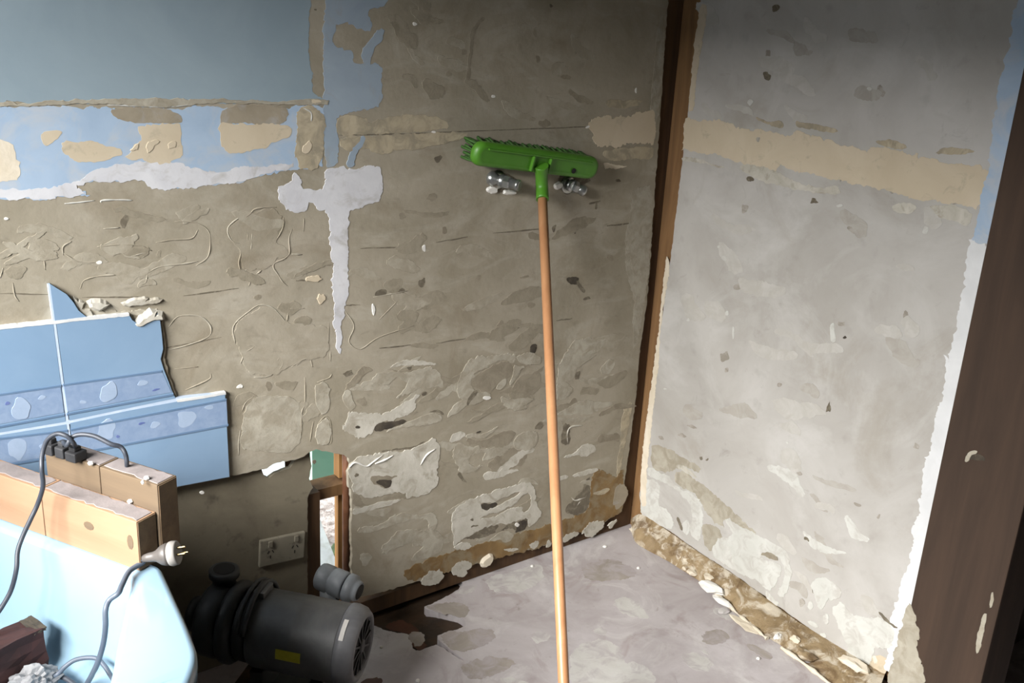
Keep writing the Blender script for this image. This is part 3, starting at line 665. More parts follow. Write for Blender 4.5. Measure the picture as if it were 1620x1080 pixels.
bp(Z2([(140, 400), (170, 280), (240, 150), (330, 90), (480, 85), (650, 60), (740, 50), (740, 120), (715, 165), (690, 140), (620, 105), (500, 160), (400, 220), (295, 285), (275, 400), (330, 425), (270, 490), (230, 540), (180, 520)]), 'adh', h=H, smooth=1)
bp(Z2([(290, 320), (350, 265), (500, 185), (620, 120), (700, 165), (710, 220), (650, 320), (560, 350), (500, 430), (400, 450), (350, 400), (285, 390)]), 'adh_dark', 'adhesive_patch', 0.0012)
bp(Z2([(530, 390), (580, 340), (650, 300), (650, 350), (600, 410), (550, 420)]), 'adh', h=H)
bp(Z2([(720, 180), (760, 175), (840, 195), (780, 215), (760, 280), (700, 370), (670, 380), (690, 310)]), 'adh', h=H, smooth=1)
bp(Z2([(580, 530), (600, 480), (640, 510), (760, 510), (900, 500), (920, 520), (850, 560), (790, 590), (870, 590), (820, 630), (740, 635), (650, 600)]), 'adh', h=H, smooth=1)
bp(Z2([(745, 115), (745, 70), (850, 50), (990, 80), (990, 150), (900, 180), (800, 165)]), 'adh', h=H, smooth=1)
bp(Z2([(650, 500), (700, 400), (770, 300), (860, 260), (990, 240), (990, 380), (900, 480), (760, 500)]), 'adh_dark', 'adhesive_patch', 0.0010)
bp(Z2([(710, 940), (780, 860), (870, 830), (950, 860), (960, 940), (900, 1020), (820, 1030), (730, 1010)]), 'adh', h=H)
bp(Z2([(230, 880), (290, 860), (370, 880), (450, 850), (540, 800), (555, 795), (480, 870), (400, 920), (330, 905), (260, 908)]), 'adh', h=H, smooth=1)
bp(Z2([(230, 920), (330, 915), (420, 925), (560, 850), (720, 830), (740, 880), (680, 960), (600, 1010), (430, 990), (300, 970), (260, 990)]), 'adh_dark', 'adhesive_patch', 0.0010)
bp(Z2([(240, 560), (250, 510), (300, 450), (350, 430), (350, 460), (290, 520), (252, 580)]), 'stain', 'pit_mark', 0.0026)
bp(Z2([(260, 570), (300, 520), (390, 500), (410, 540), (340, 560), (280, 575)]), 'adh', h=H, smooth=1)
bp(Z2([(880, 0), (930, -10), (935, 25), (910, 48), (882, 35)]), 'hole', 'pit_mark', 0.0030, 1)
bp(Z2([(920, 810), (940, 760), (1000, 740), (1010, 790), (960, 815)]), 'stain', 'pit_mark', 0.0026, 1)
bp(Z2([(335, 850), (380, 832), (390, 845), (350, 858)]), 'hole', 'pit_mark', 0.0026, 1)
bp(Z3([(50, 260), (80, 200), (180, 160), (330, 130), (500, 120), (610, 95), (700, 30), (740, 20), (800, 70), (800, 180), (775, 250), (785, 340), (800, 360), (760, 420), (700, 465), (580, 485), (520, 500), (530, 445), (400, 460), (300, 490), (170, 495), (90, 440), (80, 350)]), 'adh_pale', h=0.0030, smooth=1)
bp(Z3([(220, 330), (300, 310), (420, 320), (460, 330), (410, 345), (400, 400), (375, 420), (330, 405), (260, 385)]), 'adh_dark', 'pit_mark', 0.0036, 1)
bp(Z3([(270, 365), (330, 355), (370, 350), (405, 350), (400, 400), (375, 420), (330, 405)]), 'hole', 'pit_mark', 0.0042, 1)
bp(Z3(blob(125, 312, 20, 18)), 'stain', 'pit_mark', 0.0036)
bp(Z3(blob(620, 250, 26, 30)), 'adh', 'pit_mark', 0.0036)
for pts in ([(60, 250), (110, 210), (200, 240), (250, 210), (330, 150)], [(270, 220), (350, 190), (420, 150)], [(640, 230), (690, 150), (760, 100)]):
    ridge('adhesive_bead', Z3(pts), 'white', r=.003, parent=wall_back, lift=.003)
bp(Z3([(90, 590), (200, 575), (330, 530), (500, 505), (440, 540), (300, 590), (150, 625), (90, 635)]), 'adh_pale', h=H, smooth=1)
bp(Z3([(130, 770), (150, 735), (260, 730), (370, 700), (400, 640), (520, 620), (650, 640), (760, 610), (790, 690), (760, 770), (710, 770), (715, 690), (620, 670), (500, 695), (350, 745), (200, 790)]), 'adh', h=H, smooth=1)
bp(Z3([(310, 890), (420, 830), (440, 780), (550, 755), (700, 765), (820, 790), (840, 880), (800, 950), (700, 985), (560, 1010), (620, 940), (660, 885), (560, 880), (420, 910), (350, 975)]), 'adh', h=H, smooth=1)
bp(Z3([(135, 960), (190, 945), (260, 955), (220, 1030), (180, 1070)]), 'adh', h=H)
bp(Z3([(95, 445), (160, 480), (150, 540), (240, 560), (95, 580)]), 'adh_dark', h=0.001, smooth=1)
bp(Z4([(80, 150), (100, 80), (150, 40), (200, 90), (270, 75), (360, 105), (480, 100), (570, 70), (520, 130), (400, 180), (320, 190), (360, 130), (280, 135), (215, 160), (200, 205), (260, 255), (345, 240), (280, 275), (190, 300), (140, 280), (105, 215)]), 'adh', h=H, smooth=1)
bp(Z4([(325, 340), (340, 300), (400, 285), (470, 290), (490, 240), (505, 285), (640, 270), (540, 310), (430, 340), (370, 360)]), 'adh_pale', h=H, smooth=1)
bp(Z4([(420, 170), (560, 90), (640, 120), (700, 140), (640, 240), (520, 265), (500, 230), (460, 280), (380, 280), (360, 240)]), 'adh_dark', h=0.0010, smooth=1)
bp(Z4([(120, 300), (140, 285), (160, 330), (210, 380), (170, 370), (130, 340)]), 'stain', 'pit_mark', 0.0008)
bp(Z4([(90, 590), (130, 550), (250, 500), (400, 450), (560, 400), (680, 375), (750, 410), (760, 480), (750, 540), (800, 590), (800, 640), (760, 700), (700, 735), (690, 660), (600, 690), (480, 715), (380, 720), (250, 790), (140, 830), (95, 900), (80, 700)]), 'adh_pale', h=0.0036, smooth=1,
   holes=[Z4([(300, 560), (330, 540), (370, 550), (440, 530), (470, 500), (540, 480), (610, 445), (635, 460), (560, 508), (480, 550), (400, 590), (330, 608)]), Z4([(300, 668), (350, 640), (480, 598), (600, 538), (680, 462), (715, 452), (715, 560), (690, 610), (652, 608), (660, 565), (580, 580), (480, 610), (400, 670)])])
bp(Z4([(298, 560), (330, 540), (370, 550), (440, 535), (450, 560), (390, 600), (330, 610)]), 'hole', 'pit_mark', 0.0008, 1)
bp(Z4([(150, 835), (280, 785), (380, 722), (480, 718), (600, 694), (690, 672), (692, 735), (600, 775), (560, 745), (450, 775), (330, 818), (230, 842)]), 'stain', 'pit_mark', 0.0012, 1)
bp(Z4([(600, 700), (690, 670), (692, 735), (640, 770), (590, 790), (600, 750)]), 'hole', 'pit_mark', 0.0018, 1)
bp(Z4(blob(608, 718, 14, 14)), 'white', 'plaster_chip', 0.004, 1)
bp(Z4([(270, 842), (330, 815), (380, 830), (300, 862)]), 'adh', h=H)
bp(Z4([(380, 845), (450, 790), (520, 765), (590, 790), (560, 840), (500, 872), (460, 835), (400, 855)]), 'adh', h=H, smooth=1)
for x, y, rx, ry in ((232, 673, 14, 10), (255, 730, 36, 8)): bp(Z4(blob(x, y, rx, ry, -.2)), 'stain', 'pit_mark', 0.0042)
bp(Z5([(130, 300), (200, 200), (260, 80), (400, 20), (560, 60), (600, 30), (560, 110), (480, 180), (380, 270), (290, 330), (280, 420), (200, 440), (290, 520), (180, 620), (120, 600)]), 'adh', h=H, smooth=1)
bp(Z5([(510, 350), (600, 240), (650, 220), (680, 270), (640, 350), (580, 380)]), 'adh', h=H)
bp(Z5([(290, 400), (300, 350), (350, 345), (340, 400), (310, 420)]), 'stain', 'pit_mark', 0.0026)
bp(Z5([(190, 700), (250, 670), (320, 625), (420, 615), (500, 635), (720, 630), (640, 680), (520, 690), (420, 740), (330, 755), (280, 735)]), 'adh', h=H, smooth=1)
bp(Z5([(125, 790), (180, 830), (185, 900), (130, 1010), (125, 900)]), 'adh', h=H)
bp(Z5([(190, 830), (260, 850), (240, 900), (260, 1030), (190, 1040), (150, 1000)]), 'stain', 'pit_mark', 0.0010, 1)
bp(Z5([(500, 980), (540, 930), (640, 950), (700, 920), (740, 1010), (620, 1000), (530, 1030)]), 'adh_dark', 'pit_mark', 0.0010, 1)
ridge('adhesive_bead', Z5([(230, 1040), (225, 930), (260, 870), (370, 855)]), 'adh_pale', r=.004, parent=wall_back)
ridge('adhesive_bead', Z5([(280, 330), (370, 270), (500, 190)]), 'adh', r=.003, parent=wall_back)
bp(Z6([(170, 180), (290, 150), (330, 90), (400, 60), (460, 75), (480, 120), (400, 170), (350, 180), (310, 165), (200, 195)]), 'adh_pale', h=H, smooth=1)
bp(Z6([(250, 345), (400, 300), (480, 280), (490, 310), (400, 345), (290, 370)]), 'adh_pale', h=H, smooth=1)
bp(Z6([(135, 360), (220, 345), (215, 380), (140, 395)]), 'adh_pale', h=H)
bp(Z6([(190, 660), (230, 600), (330, 520), (380, 400), (420, 370), (415, 640), (340, 700), (210, 710)]), 'stain', 'damp_mark', 0.0006, 1)
for pts in ([(250, 550), (290, 575), (380, 545)], [(300, 620), (330, 580)]): ridge('adhesive_bead', Z6(pts), 'adh_pale', r=.004, parent=wall_back)
# fainter trowel streaks between the swirls
rs = random.Random(21)
def streaks(n, x0, x1, y0, y1, slope, mats, rx, ry, fn, avoid=None, h=.0012):
    k = 0
    while k < n:
        x, y = rs.uniform(x0, x1), rs.uniform(y0, y1)
        if avoid and avoid(x, y): continue
        a, b = rs.uniform(*rx), rs.uniform(*ry); c = slope + rs.uniform(-.15, .15); m_ = rs.choice(mats)
        pts = []
        for i in range(12):
            t = 2 * math.pi * i / 12; u_, v_ = a * math.cos(t), b * math.sin(t) * rs.uniform(.5, 1.2)
            v_ += a * .25 * math.sin(u_ / a * 1.7 + k)
            pts.append((x + u_ * math.cos(c) - v_ * math.sin(c), y + u_ * math.sin(c) + v_ * math.cos(c)))
        fn(pts, m_, 'trowel_streak', h, 2, .0015); k += 1
out_ = lambda x, y: y > 850 - (x - 700) * .32 + 12 or (850 < x < 885) or x < 560 or y < 560
streaks(46, 565, 985, 570, 880, -.28, ['adh', 'adh', 'adh_dark', 'dark_soft', 'adh_pale'], (14, 42), (4, 9), bp, out_)
streaks(26, 560, 980, 330, 560, -.18, ['adh_soft', 'dark_soft', 'dark_soft'], (14, 40), (5, 13), bp)
streaks(22, 20, 510, 330, 450, -.10, ['adh_soft', 'adh_soft', 'dark_soft'], (16, 46), (6, 14), bp)
streaks(12, 385, 510, 470, 700, -.3, ['adh_soft', 'dark_soft'], (12, 34), (6, 14), bp)
streaks(16, 630, 1020, 10, 180, .6, ['dark_soft', 'adh_soft'], (10, 34), (6, 14), bp)
# ochre glue run along the foot of the wall and up the corner
bp([(985, 735), (972, 760), (945, 735), (934, 765), (934, 800), (925, 812), (860, 833), (800, 848), (740, 866), (690, 880), (640, 898), (640, 920), (700, 908), (800, 879), (860, 864), (900, 847), (960, 825), (984, 808), (988, 780)], 'ochre', 'ochre_glue', 0.0016, 1, 0.003, label='ochre brown glue run along the foot of the wall')
bp(Z6([(640, 660), (620, 500), (700, 400), (760, 460), (750, 560), (690, 640)]), 'brown_smear', 'glue_smear', 0.0026)
bp(Z6([(440, 510), (560, 460), (600, 470), (540, 520), (450, 530)]), 'beige_dim', 'glue_smear', 0.0026)
for pts in (Z6([(345, 840), (430, 760), (520, 755), (550, 800), (480, 870), (400, 910), (350, 880)]), Z6([(570, 790), (650, 740), (660, 760), (600, 830)]), Z6([(20, 950), (60, 920), (70, 980), (30, 1000)]), Z6([(160, 930), (200, 880), (300, 850), (320, 880), (240, 920), (180, 960)]),
            Z4([(695, 890), (740, 850), (790, 845), (770, 890), (730, 918)]), Z4([(490, 920), (560, 910), (630, 905), (560, 945)]), Z4([(90, 920), (110, 870), (220, 860), (240, 890), (200, 920)]), Z4([(60, 1085), (120, 1030), (180, 1010), (250, 1040), (190, 1090), (100, 1110)]),
            F3([(565, 170), (640, 130), (750, 110), (765, 180), (720, 230), (600, 260)]), F3([(820, 130), (880, 50), (960, 35), (1010, 70), (960, 100), (970, 160), (880, 180)])):
    bp(pts, 'adh_pale', 'plaster_dab', 0.0044, 1, 0.0030)
bp(Z4([(315, 1010), (365, 970), (405, 965), (385, 1030), (330, 1058)]), 'cream', 'plaster_dab', 0.010, 1, 0.001)

# ================================================================== WHAT IS LEFT ON THE RIGHT WALL
def rp(pix, m, name='adhesive_patch', h=0.0015, smooth=2, jag=0.0015, holes=(), label=None):
    return patch(name, pix, m, 'right', holes, h, smooth, jag, wall_right, label)
R3 = lambda p: zoomed(1020, 0, 2.7, p)
R8 = lambda p: zoomed(1060, 160, 6.0, p)
R6 = lambda p: zoomed(1020, 380, 2.7, p)
R1 = lambda p: zoomed(990, 680, 4.909, p)
R2 = lambda p: zoomed(1190, 860, 4.909, p)
RC = lambda p: zoomed(980, 660, 2.531, p)
rp(R3([(172, 500), (240, 518), (300, 512), (380, 530), (390, 550), (460, 556), (470, 545), (570, 570), (620, 585), (650, 565), (800, 600), (830, 620), (950, 641), (965, 622), (1170, 660), (1170, 680), (1240, 680), (1290, 700), (1440, 705), (1480, 740), (1465, 790), (1425, 890), (1330, 870), (1150, 845),
      (1050, 820), (850, 775), (700, 745), (620, 725), (575, 700), (560, 728), (400, 690), (300, 660), (160, 640)]), 'beige', 'paint_band', 0.0012, 0, 0.0015, label='cream paint band with a ragged upper edge')
rp(R8([(800, 150), (870, 165), (930, 200), (1050, 175), (1085, 230), (1060, 260), (980, 235), (860, 200)]), 'beige_dim', 'paint_flake', .0012, 1)
rp(R8([(1180, 190), (1280, 200), (1480, 240), (1600, 270), (1590, 300), (1450, 290), (1330, 260), (1250, 255), (1200, 240)]), 'beige_dim', 'paint_flake', .0012, 1)
rp(R3([(980, 600), (1060, 595), (1130, 625), (1090, 640), (1000, 618)]), 'beige_dim', 'paint_flake', .0012, 1)
rp(R3([(1240, 645), (1290, 625), (1420, 640), (1400, 655), (1260, 660)]), 'beige_dim', 'paint_flake', .0012, 1)
rp(R8([(105, 530), (300, 540), (360, 590), (520, 620), (500, 640), (340, 590), (120, 570)]), 'adh_pale', 'paint_flake', .0010, 1)
rp([(1172, 262), (1187, 258), (1222, 268), (1262, 290), (1300, 298), (1328, 292), (1330, 308), (1290, 305), (1240, 296), (1200, 285), (1170, 268)], 'adh_pale', 'paint_flake', .0010, 1)
rp(R3([(1050, 880), (1110, 860), (1170, 880), (1140, 915), (1070, 912)]), 'adh_pale', 'paint_flake', .0012)
rp(R3([(1180, 885), (1290, 870), (1400, 900), (1395, 970), (1330, 945), (1240, 930)]), 'adh_pale', 'paint_flake', .0010, 1)
# paint strip beside the door post: blue above, white below
ye = PY0 - 0.03
rp([w2(ye, 1.75), w2(at(1612, -20, 0, 0).y, 1.75), (1605, 25), (1600, 60), (1588, 100), (1577, 150), (1570, 200), (1566, 235), (1567, 262), (1555, 300), (1548, 335), (1542, 362), (1534, 380), w2(ye, at(1548, 390, 0, 0).z)], 'blue', 'paint_strip', .0014, 0, 0.002)
rp([(1534, 380), (1532, 420), (1525, 445), (1529, 458), (1518, 476), (1514, 520), (1505, 550), (1500, 572), (1494, 560), (1496, 588), (1492, 617), (1486, 646), (1476, 684), (1472, 713), (1462, 735), (1457, 775), (1454, 810), (1446, 834), (1438, 885), (1430, 912), (1420, 944), (1415, 965), (1409, 1000), (1404, 1030), (1402, 1060),
    w2(ye, .02), w2(ye, at(1548, 388, 0, 0).z)], 'strip_white', 'paint_strip', .0016, 0, 0.0025, label='ragged white paint strip beside the door post')
# pale plaster edge along the corner
rp([(1108, 4), (1120, 10), (1112, 60), (1100, 130), (1098, 175), (1088, 176), (1094, 120), (1100, 60)], 'beige', 'plaster_edge', .0018, 1)
rp([(1055, 400), (1060, 420), (1052, 470), (1044, 520), (1042, 580), (1034, 640), (1028, 700), (1022, 760), (1024, 800), (1013, 800), (1014, 740), (1026, 640), (1040, 540), (1050, 450)], 'cream', 'plaster_edge', .0022, 1)
# swirls
rp(R1([(170, 300), (200, 295), (330, 360), (420, 460), (510, 480), (590, 560), (605, 680), (580, 780), (580, 860), (520, 840), (500, 780), (530, 640), (470, 540), (430, 490), (300, 400), (170, 360)]), 'adh_white', h=.002, smooth=1)
rp(R1([(140, 370), (220, 390), (280, 450), (240, 590), (330, 620), (400, 780), (240, 740), (140, 690), (110, 600), (120, 480)]), 'adh_white', h=.002, smooth=1)
rp(R1([(390, 680), (410, 675), (450, 770), (430, 790)]), 'stain', 'pit_mark', .0010)
rp(R1([(445, 720), (490, 700), (505, 760), (485, 820), (440, 790)]), 'adh_white', h=.002, smooth=1)
rp(R1([(200, 130), (240, 110), (330, 140), (440, 220), (600, 290), (560, 330), (420, 270), (380, 320), (250, 330), (190, 260)]), 'adh', 'adhesive_patch', .0008)
rp(R1([(380, 310), (470, 330), (600, 420), (800, 590), (920, 720), (1060, 850), (1000, 830), (840, 720), (810, 690), (760, 690), (770, 760), (700, 720), (620, 640), (560, 500), (420, 440), (370, 380)]), 'adh', 'adhesive_patch', .0008, 2, .003)
rp(R1([(380, 280), (430, 260), (530, 340), (560, 380), (470, 330)]), 'adh_pale', h=.0016)
rp(R1([(600, 700), (720, 760), (770, 850), (680, 900), (660, 960), (590, 860)]), 'adh', 'adhesive_patch', .0008)
rp([(1145, 820), (1155, 819), (1162, 830), (1186, 838), (1212, 856), (1232, 872), (1222, 880), (1200, 880), (1218, 888), (1234, 892), (1237, 905), (1228, 925), (1216, 935), (1205, 924), (1185, 912), (1160, 900), (1135, 886), (1126, 872), (1131, 858), (1142, 849), (1156, 850), (1160, 842), (1150, 830)], 'adh_white', h=.0022, smooth=1)
rp([(1208, 862), (1228, 866), (1243, 876), (1252, 892), (1253, 912), (1247, 935), (1237, 944), (1228, 938), (1238, 922), (1243, 903), (1238, 888), (1225, 876)], 'adh_white', h=.0026, smooth=1)
rp([(1200, 876), (1215, 871), (1229, 879), (1232, 888), (1218, 883)], 'adh_dark', 'pit_mark', .0030)
rp([(1210, 930), (1216, 938), (1226, 948), (1232, 955), (1222, 962), (1212, 950)], 'adh_white', h=.002)
rp(R2([(455, 330), (480, 275), (550, 255), (640, 310), (690, 360), (680, 420), (620, 440), (600, 420), (560, 490), (520, 520), (490, 440), (480, 370)]), 'adh_white', h=.002)
rp(R2([(620, 500), (700, 450), (760, 540), (880, 570), (980, 560), (1125, 670), (1080, 830), (960, 790), (940, 860), (880, 990), (800, 940), (740, 860), (760, 800), (690, 690), (650, 580)]), 'adh_white', h=.002, smooth=1)
for pts in ([(430, 480), (455, 430), (480, 500), (450, 520)], [(420, 600), (460, 590), (520, 640), (490, 660)], [(540, 580), (580, 530), (600, 590), (580, 640)], [(520, 700), (560, 690), (580, 720), (540, 730)]): rp(R2(pts), 'adh_white', h=.0022)
rp(R2([(975, 525), (1010, 535), (1060, 600), (1120, 640), (1130, 660), (1060, 615), (1010, 575)]), 'stain', 'pit_mark', .0028, 1)
rp(R2([(910, 900), (960, 860), (1060, 880), (1050, 1000), (990, 1030), (900, 980)]), 'beige', 'glue_smear', .0018)
for x, y, rx, ry, rot, m in ((1227, 12, 6, 7, 0, 'stain'), (1213, 121, 6, 7, 0, 'stain'), (1215, 90, 4, 14, .1, 'mark_r'), (1393, 145, 8, 10, .2, 'mark_r'), (1188, 283, 6, 4, 0, 'stain'), (1288, 318, 6, 5, .3, 'stain'), (1177, 330, 7, 6, -.5, 'mark_r'), (1350, 360, 9, 9, 0, 'mark_r'), (1165, 455, 6, 5, 0, 'mark_r'),
                             (1146, 563, 7, 8, .4, 'mark_r'), (1332, 512, 6, 4, 0, 'mark_r'), (1337, 534, 3, 3, 0, 'hole'), (1432, 496, 4, 9, 0, 'mark_r'), (1311, 645, 3.5, 8, .2, 'stain'), (1234, 608, 4, 3, 0, 'mark_r'), (1277, 853, 5, 2.5, .6, 'stain'), (1390, 817, 4, 4, 0, 'mark_r'), (1356, 798, 6, 3, .3, 'mark_r'),
                             (1410, 299, 5, 8, .2, 'mark_r'), (1445, 300, 5, 4, 0, 'mark_r'), (1143, 240, 7, 3, -.6, 'mark_r'), (1330, 283, 2, 6, .2, 'mark_r'), (1415, 243, 7, 3, .1, 'mark_r'), (1510, 322, 7, 2, -.3, 'mark_r'), (1079, 689, 6, 3, .2, 'mark_r'), (1109, 724, 2.5, 2.5, 0, 'stain'), (1119, 727, 2.5, 2.5, 0, 'stain'), (1287, 935, 3, 5, 0, 'stain'),
                             (1269, 953, 8, 5, .2, 'mark_r'), (1363, 1016, 5, 4, .3, 'mark_r'), (1265, 750, 5, 4, .5, 'mark_r'), (1450, 705, 5, 5, .3, 'mark_r'), (1095, 675, 7, 3, .3, 'mark_r'), (1324, 940, 7, 4, -.3, 'adh'), (1150, 585, 3, 4, 0, 'mark_r'), (1046, 692, 5, 3, .8, 'mark_r'), (1200, 220, 3, 3, 0, 'mark_r')):
    rp(blob(x, y, rx, ry, rot, 8, 2, .3), m, 'pit_mark', .0005, 2, .001)
for x, y, rx, ry, rot in ((1187, 162, 5, 5, 0), (1376, 140, 4.5, 3, 0), (1329, 325, 5, 2.5, 0), (1464, 364, 4, 6, .4), (1146, 409, 5, 4.5, .6), (1150, 495, 3, 3.5, 0), (1317, 525, 5, 19, -.12), (1089, 506, 2.5, 2.5, 0), (1160, 525, 1.5, 10, .02), (1052, 615, 2, 1.5, 0), (1137, 390, 3, 2, 0), (1246, 700, 2, 2, 0)):
    rp(blob(x, y, rx, ry, rot, 8, 4, .2), 'adh_white', 'plaster_chip', .0020, 2, .0006)

streaks(12, 1110, 1500, 20, 180, .5, ['r_soft_d', 'r_soft_l'], (10, 36), (6, 16), rp, h=.0006)
streaks(20, 1090, 1480, 340, 760, .5, ['r_soft_d', 'r_soft_l', 'r_soft_l'], (14, 46), (6, 18), rp, lambda x, y: x > 1540 - (y - 340) * .22 - 40, h=.0006)
streaks(14, 1050, 1400, 740, 960, .62, ['r_soft_l', 'adh_white', 'r_soft_d'], (14, 40), (5, 12), rp, lambda x, y: y > 790 + (x - 1010) * .6 or x > 1430 - (y - 740) * .2, h=.0008)
# ochre glue fillet at the foot of the right wall
fil_lo = [(1000, 846), (1010, 862), (1050, 884), (1087, 907), (1120, 928), (1146, 948), (1172, 975), (1200, 999), (1250, 1031), (1312, 1080), (1380, 1135)]
fil_hi = [(998, 822), (1016, 814), (1060, 842), (1105, 873), (1130, 889), (1158, 907), (1196, 934), (1235, 963), (1290, 1004), (1345, 1044), (1400, 1066)]
lo = catmull([at(x, y, 2, 0.0) for x, y in fil_lo], 12); hi = catmull([at(x, y, 0, 0.0) for x, y in fil_hi], 12)
mb = MB(); nn = 9; vs_ = []; fs_ = []
for i, (a, b) in enumerate(zip(lo, hi)):
    a = Vector((min(a.x, -.02), a.y, 0)); b = Vector((-0.0005, max(-.955, min(b.y, -.002)), max(b.z, .022)))
    a.y = max(a.y, -1.02)
    for k in range(nn):
        t = k / (nn - 1); p = a.lerp(b, t)
        bulge = math.sin(math.pi * t) * 0.006
        nz = noise.noise(Vector((p.x * 45, p.y * 45, 2.0))) * .010 + noise.noise(Vector((p.x * 110, p.y * 110, 6.0))) * .006
        f_ = 1 if 0 < k < nn - 1 else 0.15
        vs_.append(p + Vector((-.45, 0, .9)) * (bulge + nz) * f_ + Vector((0, 0, 0.0008)))
for i in range(len(lo) - 1):
    for k in range(nn - 1): fs_.append((i*nn+k, i*nn+k+1, (i+1)*nn+k+1, (i+1)*nn+k))
mb.add(vs_, fs_, True)
mb.build('ochre_glue_fillet', 'ochre_l', wall_right, label='ochre glue and plaster fillet along the floor edge')
def lump(px, py, z, sx, sy, sz, m, parent, name='plaster_lump', seed=0):
    bm = bmesh.new(); bmesh.ops.create_icosphere(bm, subdivisions=2, radius=1.0)
    c = at(px, py, 2, z)
    for v in bm.verts:
        k = 1 + .6 * noise.noise(v.co * 1.9 + Vector((seed * 5.1, px, py)))
        v.co = Vector((v.co.x * sx * k, v.co.y * sy * k, v.co.z * sz * k)) + c
    bm.verts.index_update()
    o = MB().add([v.co.copy() for v in bm.verts], [[v.index for v in f.verts] for f in bm.faces]).build(name, m, parent)
    bm.free(); return o
for i, (x, y, z, sx, sy, sz, m) in enumerate(((1128, 930, .012, .020, .045, .012, 'white'), (1142, 950, .010, .014, .035, .008, 'white'), (1122, 912, .020, .016, .02, .010, 'cream'), (1230, 1007, .008, .012, .009, .012, 'white'), (1258, 1012, .014, .010, .016, .012, 'cream'), (1275, 1035, .012, .02, .03, .008, 'ochre_l'),
                                               (1060, 868, .02, .012, .03, .008, 'cream'), (1087, 888, .02, .010, .03, .008, 'cream'), (1035, 864, .006, .012, .014, .008, 'cream'), (1003, 838, .01, .012, .016, .012, 'cream'), (1095, 905, .012, .012, .018, .006, 'cream'), (1350, 1050, .03, .02, .04, .01, 'cream'), (1390, 1040, .05, .012, .02, .02, 'cream'), (1146, 966, .004, .02, .014, .005, 'floor_pale'), (1180, 988, .003, .02, .05, .004, 'cream'))):
    lump(x, y, z, sx, sy, sz, m, wall_right, seed=i)
for pts in ([(1118, 918), (1132, 938), (1150, 955), (1172, 975), (1200, 999), (1214, 1010)], [(1236, 1024), (1262, 1042), (1296, 1068), (1330, 1096)], [(1030, 862), (1052, 876), (1070, 888), (1090, 905)]):
    seed_n[0] += 1
    P_ = catmull([at(x, y, 2, .004) for x, y in pts], 8)
    MB().tube(P_, .004, 7, rad=[max(.0015, .0055 + .006 * noise.noise(p * 50)) for p in P_]).build('plaster_bead', 'cream', wall_right)
# adhesive and knocks on the door post
patch('adhesive_patch', [(1436, 948), (1444, 962), (1448, 985), (1455, 1000), (1452, 1025), (1458, 1050), (1462, 1090), (1390, 1130), (1400, 1090)], 'adh', 'post', h=.002, smooth=1, jag=.0015, parent=door_frame)
patch('adhesive_patch', [(1555, 969), (1562, 972), (1556, 1000), (1550, 1030), (1543, 1034), (1546, 1005)], 'adh', 'post', h=.002, smooth=1, jag=.001, parent=door_frame)
patch('scuff', [(1568, 938), (1573, 936), (1570, 960), (1565, 962)], 'adh', 'post', h=.0015, smooth=1, jag=.0005, parent=door_frame)
patch('knock_mark', blob(1545, 724, 14, 6, .3), 'hole', 'post', h=.0006, parent=door_frame)
patch('scuff', [(1525, 728), (1532, 716), (1546, 712), (1545, 717), (1536, 722), (1530, 732)], 'adh', 'post', h=.002, smooth=1, jag=.001, parent=door_frame)

# ================================================================== WALL TILES (pieces of the back wall)
def tile(pix, smooth=0, jag=0.0, label=None):
    seed_n[0] += 1
    ax, v, put, flat = SURF['tile']
    l = [Vector(q[:2]) if len(q) == 3 else flat(at(q[0], q[1], ax, v)) for q in pix]
    l = rough_loop(l, smooth, jag, 0.012) if jag else l
    return solid('tile', [l], put, 0.0, -0.0105, 'tile', wall_back, label=label)
def on_tile(t, name, pix, m, h=0.0004, smooth=0, jag=0.0):
    return patch(name, pix, m, 'tile', (), h, smooth, jag, t, base=0.0)
tx = lambda x, y: at(x, y, 1, -0.011)
XT = -2.03
zt = lambda x, y: tx(x, y).z
tile([(79, 449), (92, 457), (106, 466), (116, 478), (124, 491), (134, 499), (139, 502), (120, 504), (87, 508)], label='shard of a blue tile pointing up')
t2 = tile([(89, 511), (140, 505), (200, 499), (205, 499), (209, 506), (216, 511), (226, 507), (238, 499), (250, 496), (253, 505), (256, 530), (258, 552), (254, 568), (259, 584), (266, 602), (272, 618), (278, 630), (200, 646), (110, 665)], label='blue tile with its right side broken away')
t3 = tile([w2(XT, zt(0, 519)), (0, 519), (84, 511), (104, 667), (0, 684), w2(XT, zt(0, 684))])
t4 = tile([(111, 669), (200, 650), (280, 635), (356, 623), (363, 754), (278, 770), (125, 800)], label='whole blue tile at the right end of the row')
t5 = tile([w2(XT, zt(0, 688)), (0, 688), (105, 671), (119, 800), w2(XT, zt(119, 800))])
def band(t, quad, m, name, h=0.0004): return on_tile(t, name, quad, m, h)
ln = lambda a, b, w: [(a[0], a[1] - w), (b[0], b[1] - w), (b[0], b[1] + w), (a[0], a[1] + w)]
band(t2, [(101, 610), (257, 589), (271, 620), (107, 651)], 'tile_band', 'border_print')
band(t3, [(-60, 634), (96, 612), (101, 652), (-60, 681)], 'tile_band', 'border_print')
band(t4, [(113, 682), (358, 634), (360, 671), (117, 716)], 'tile_band', 'border_print')
band(t5, [(-60, 703), (107, 681), (111, 716), (-60, 745)], 'tile_band', 'border_print')
for t, a, b in ((t2, (100, 609), (256, 587)), (t2, (106, 655), (274, 624)), (t3, (-60, 633), (97, 610)), (t3, (-60, 686), (102, 656)), (t4, (112, 680), (358, 632)), (t4, (117, 718), (361, 672)), (t5, (-60, 701), (107, 681)), (t5, (-60, 747), (112, 719))):
    band(t, ln(a, b, 1.5), 'tile_line', 'border_line', 0.0009)
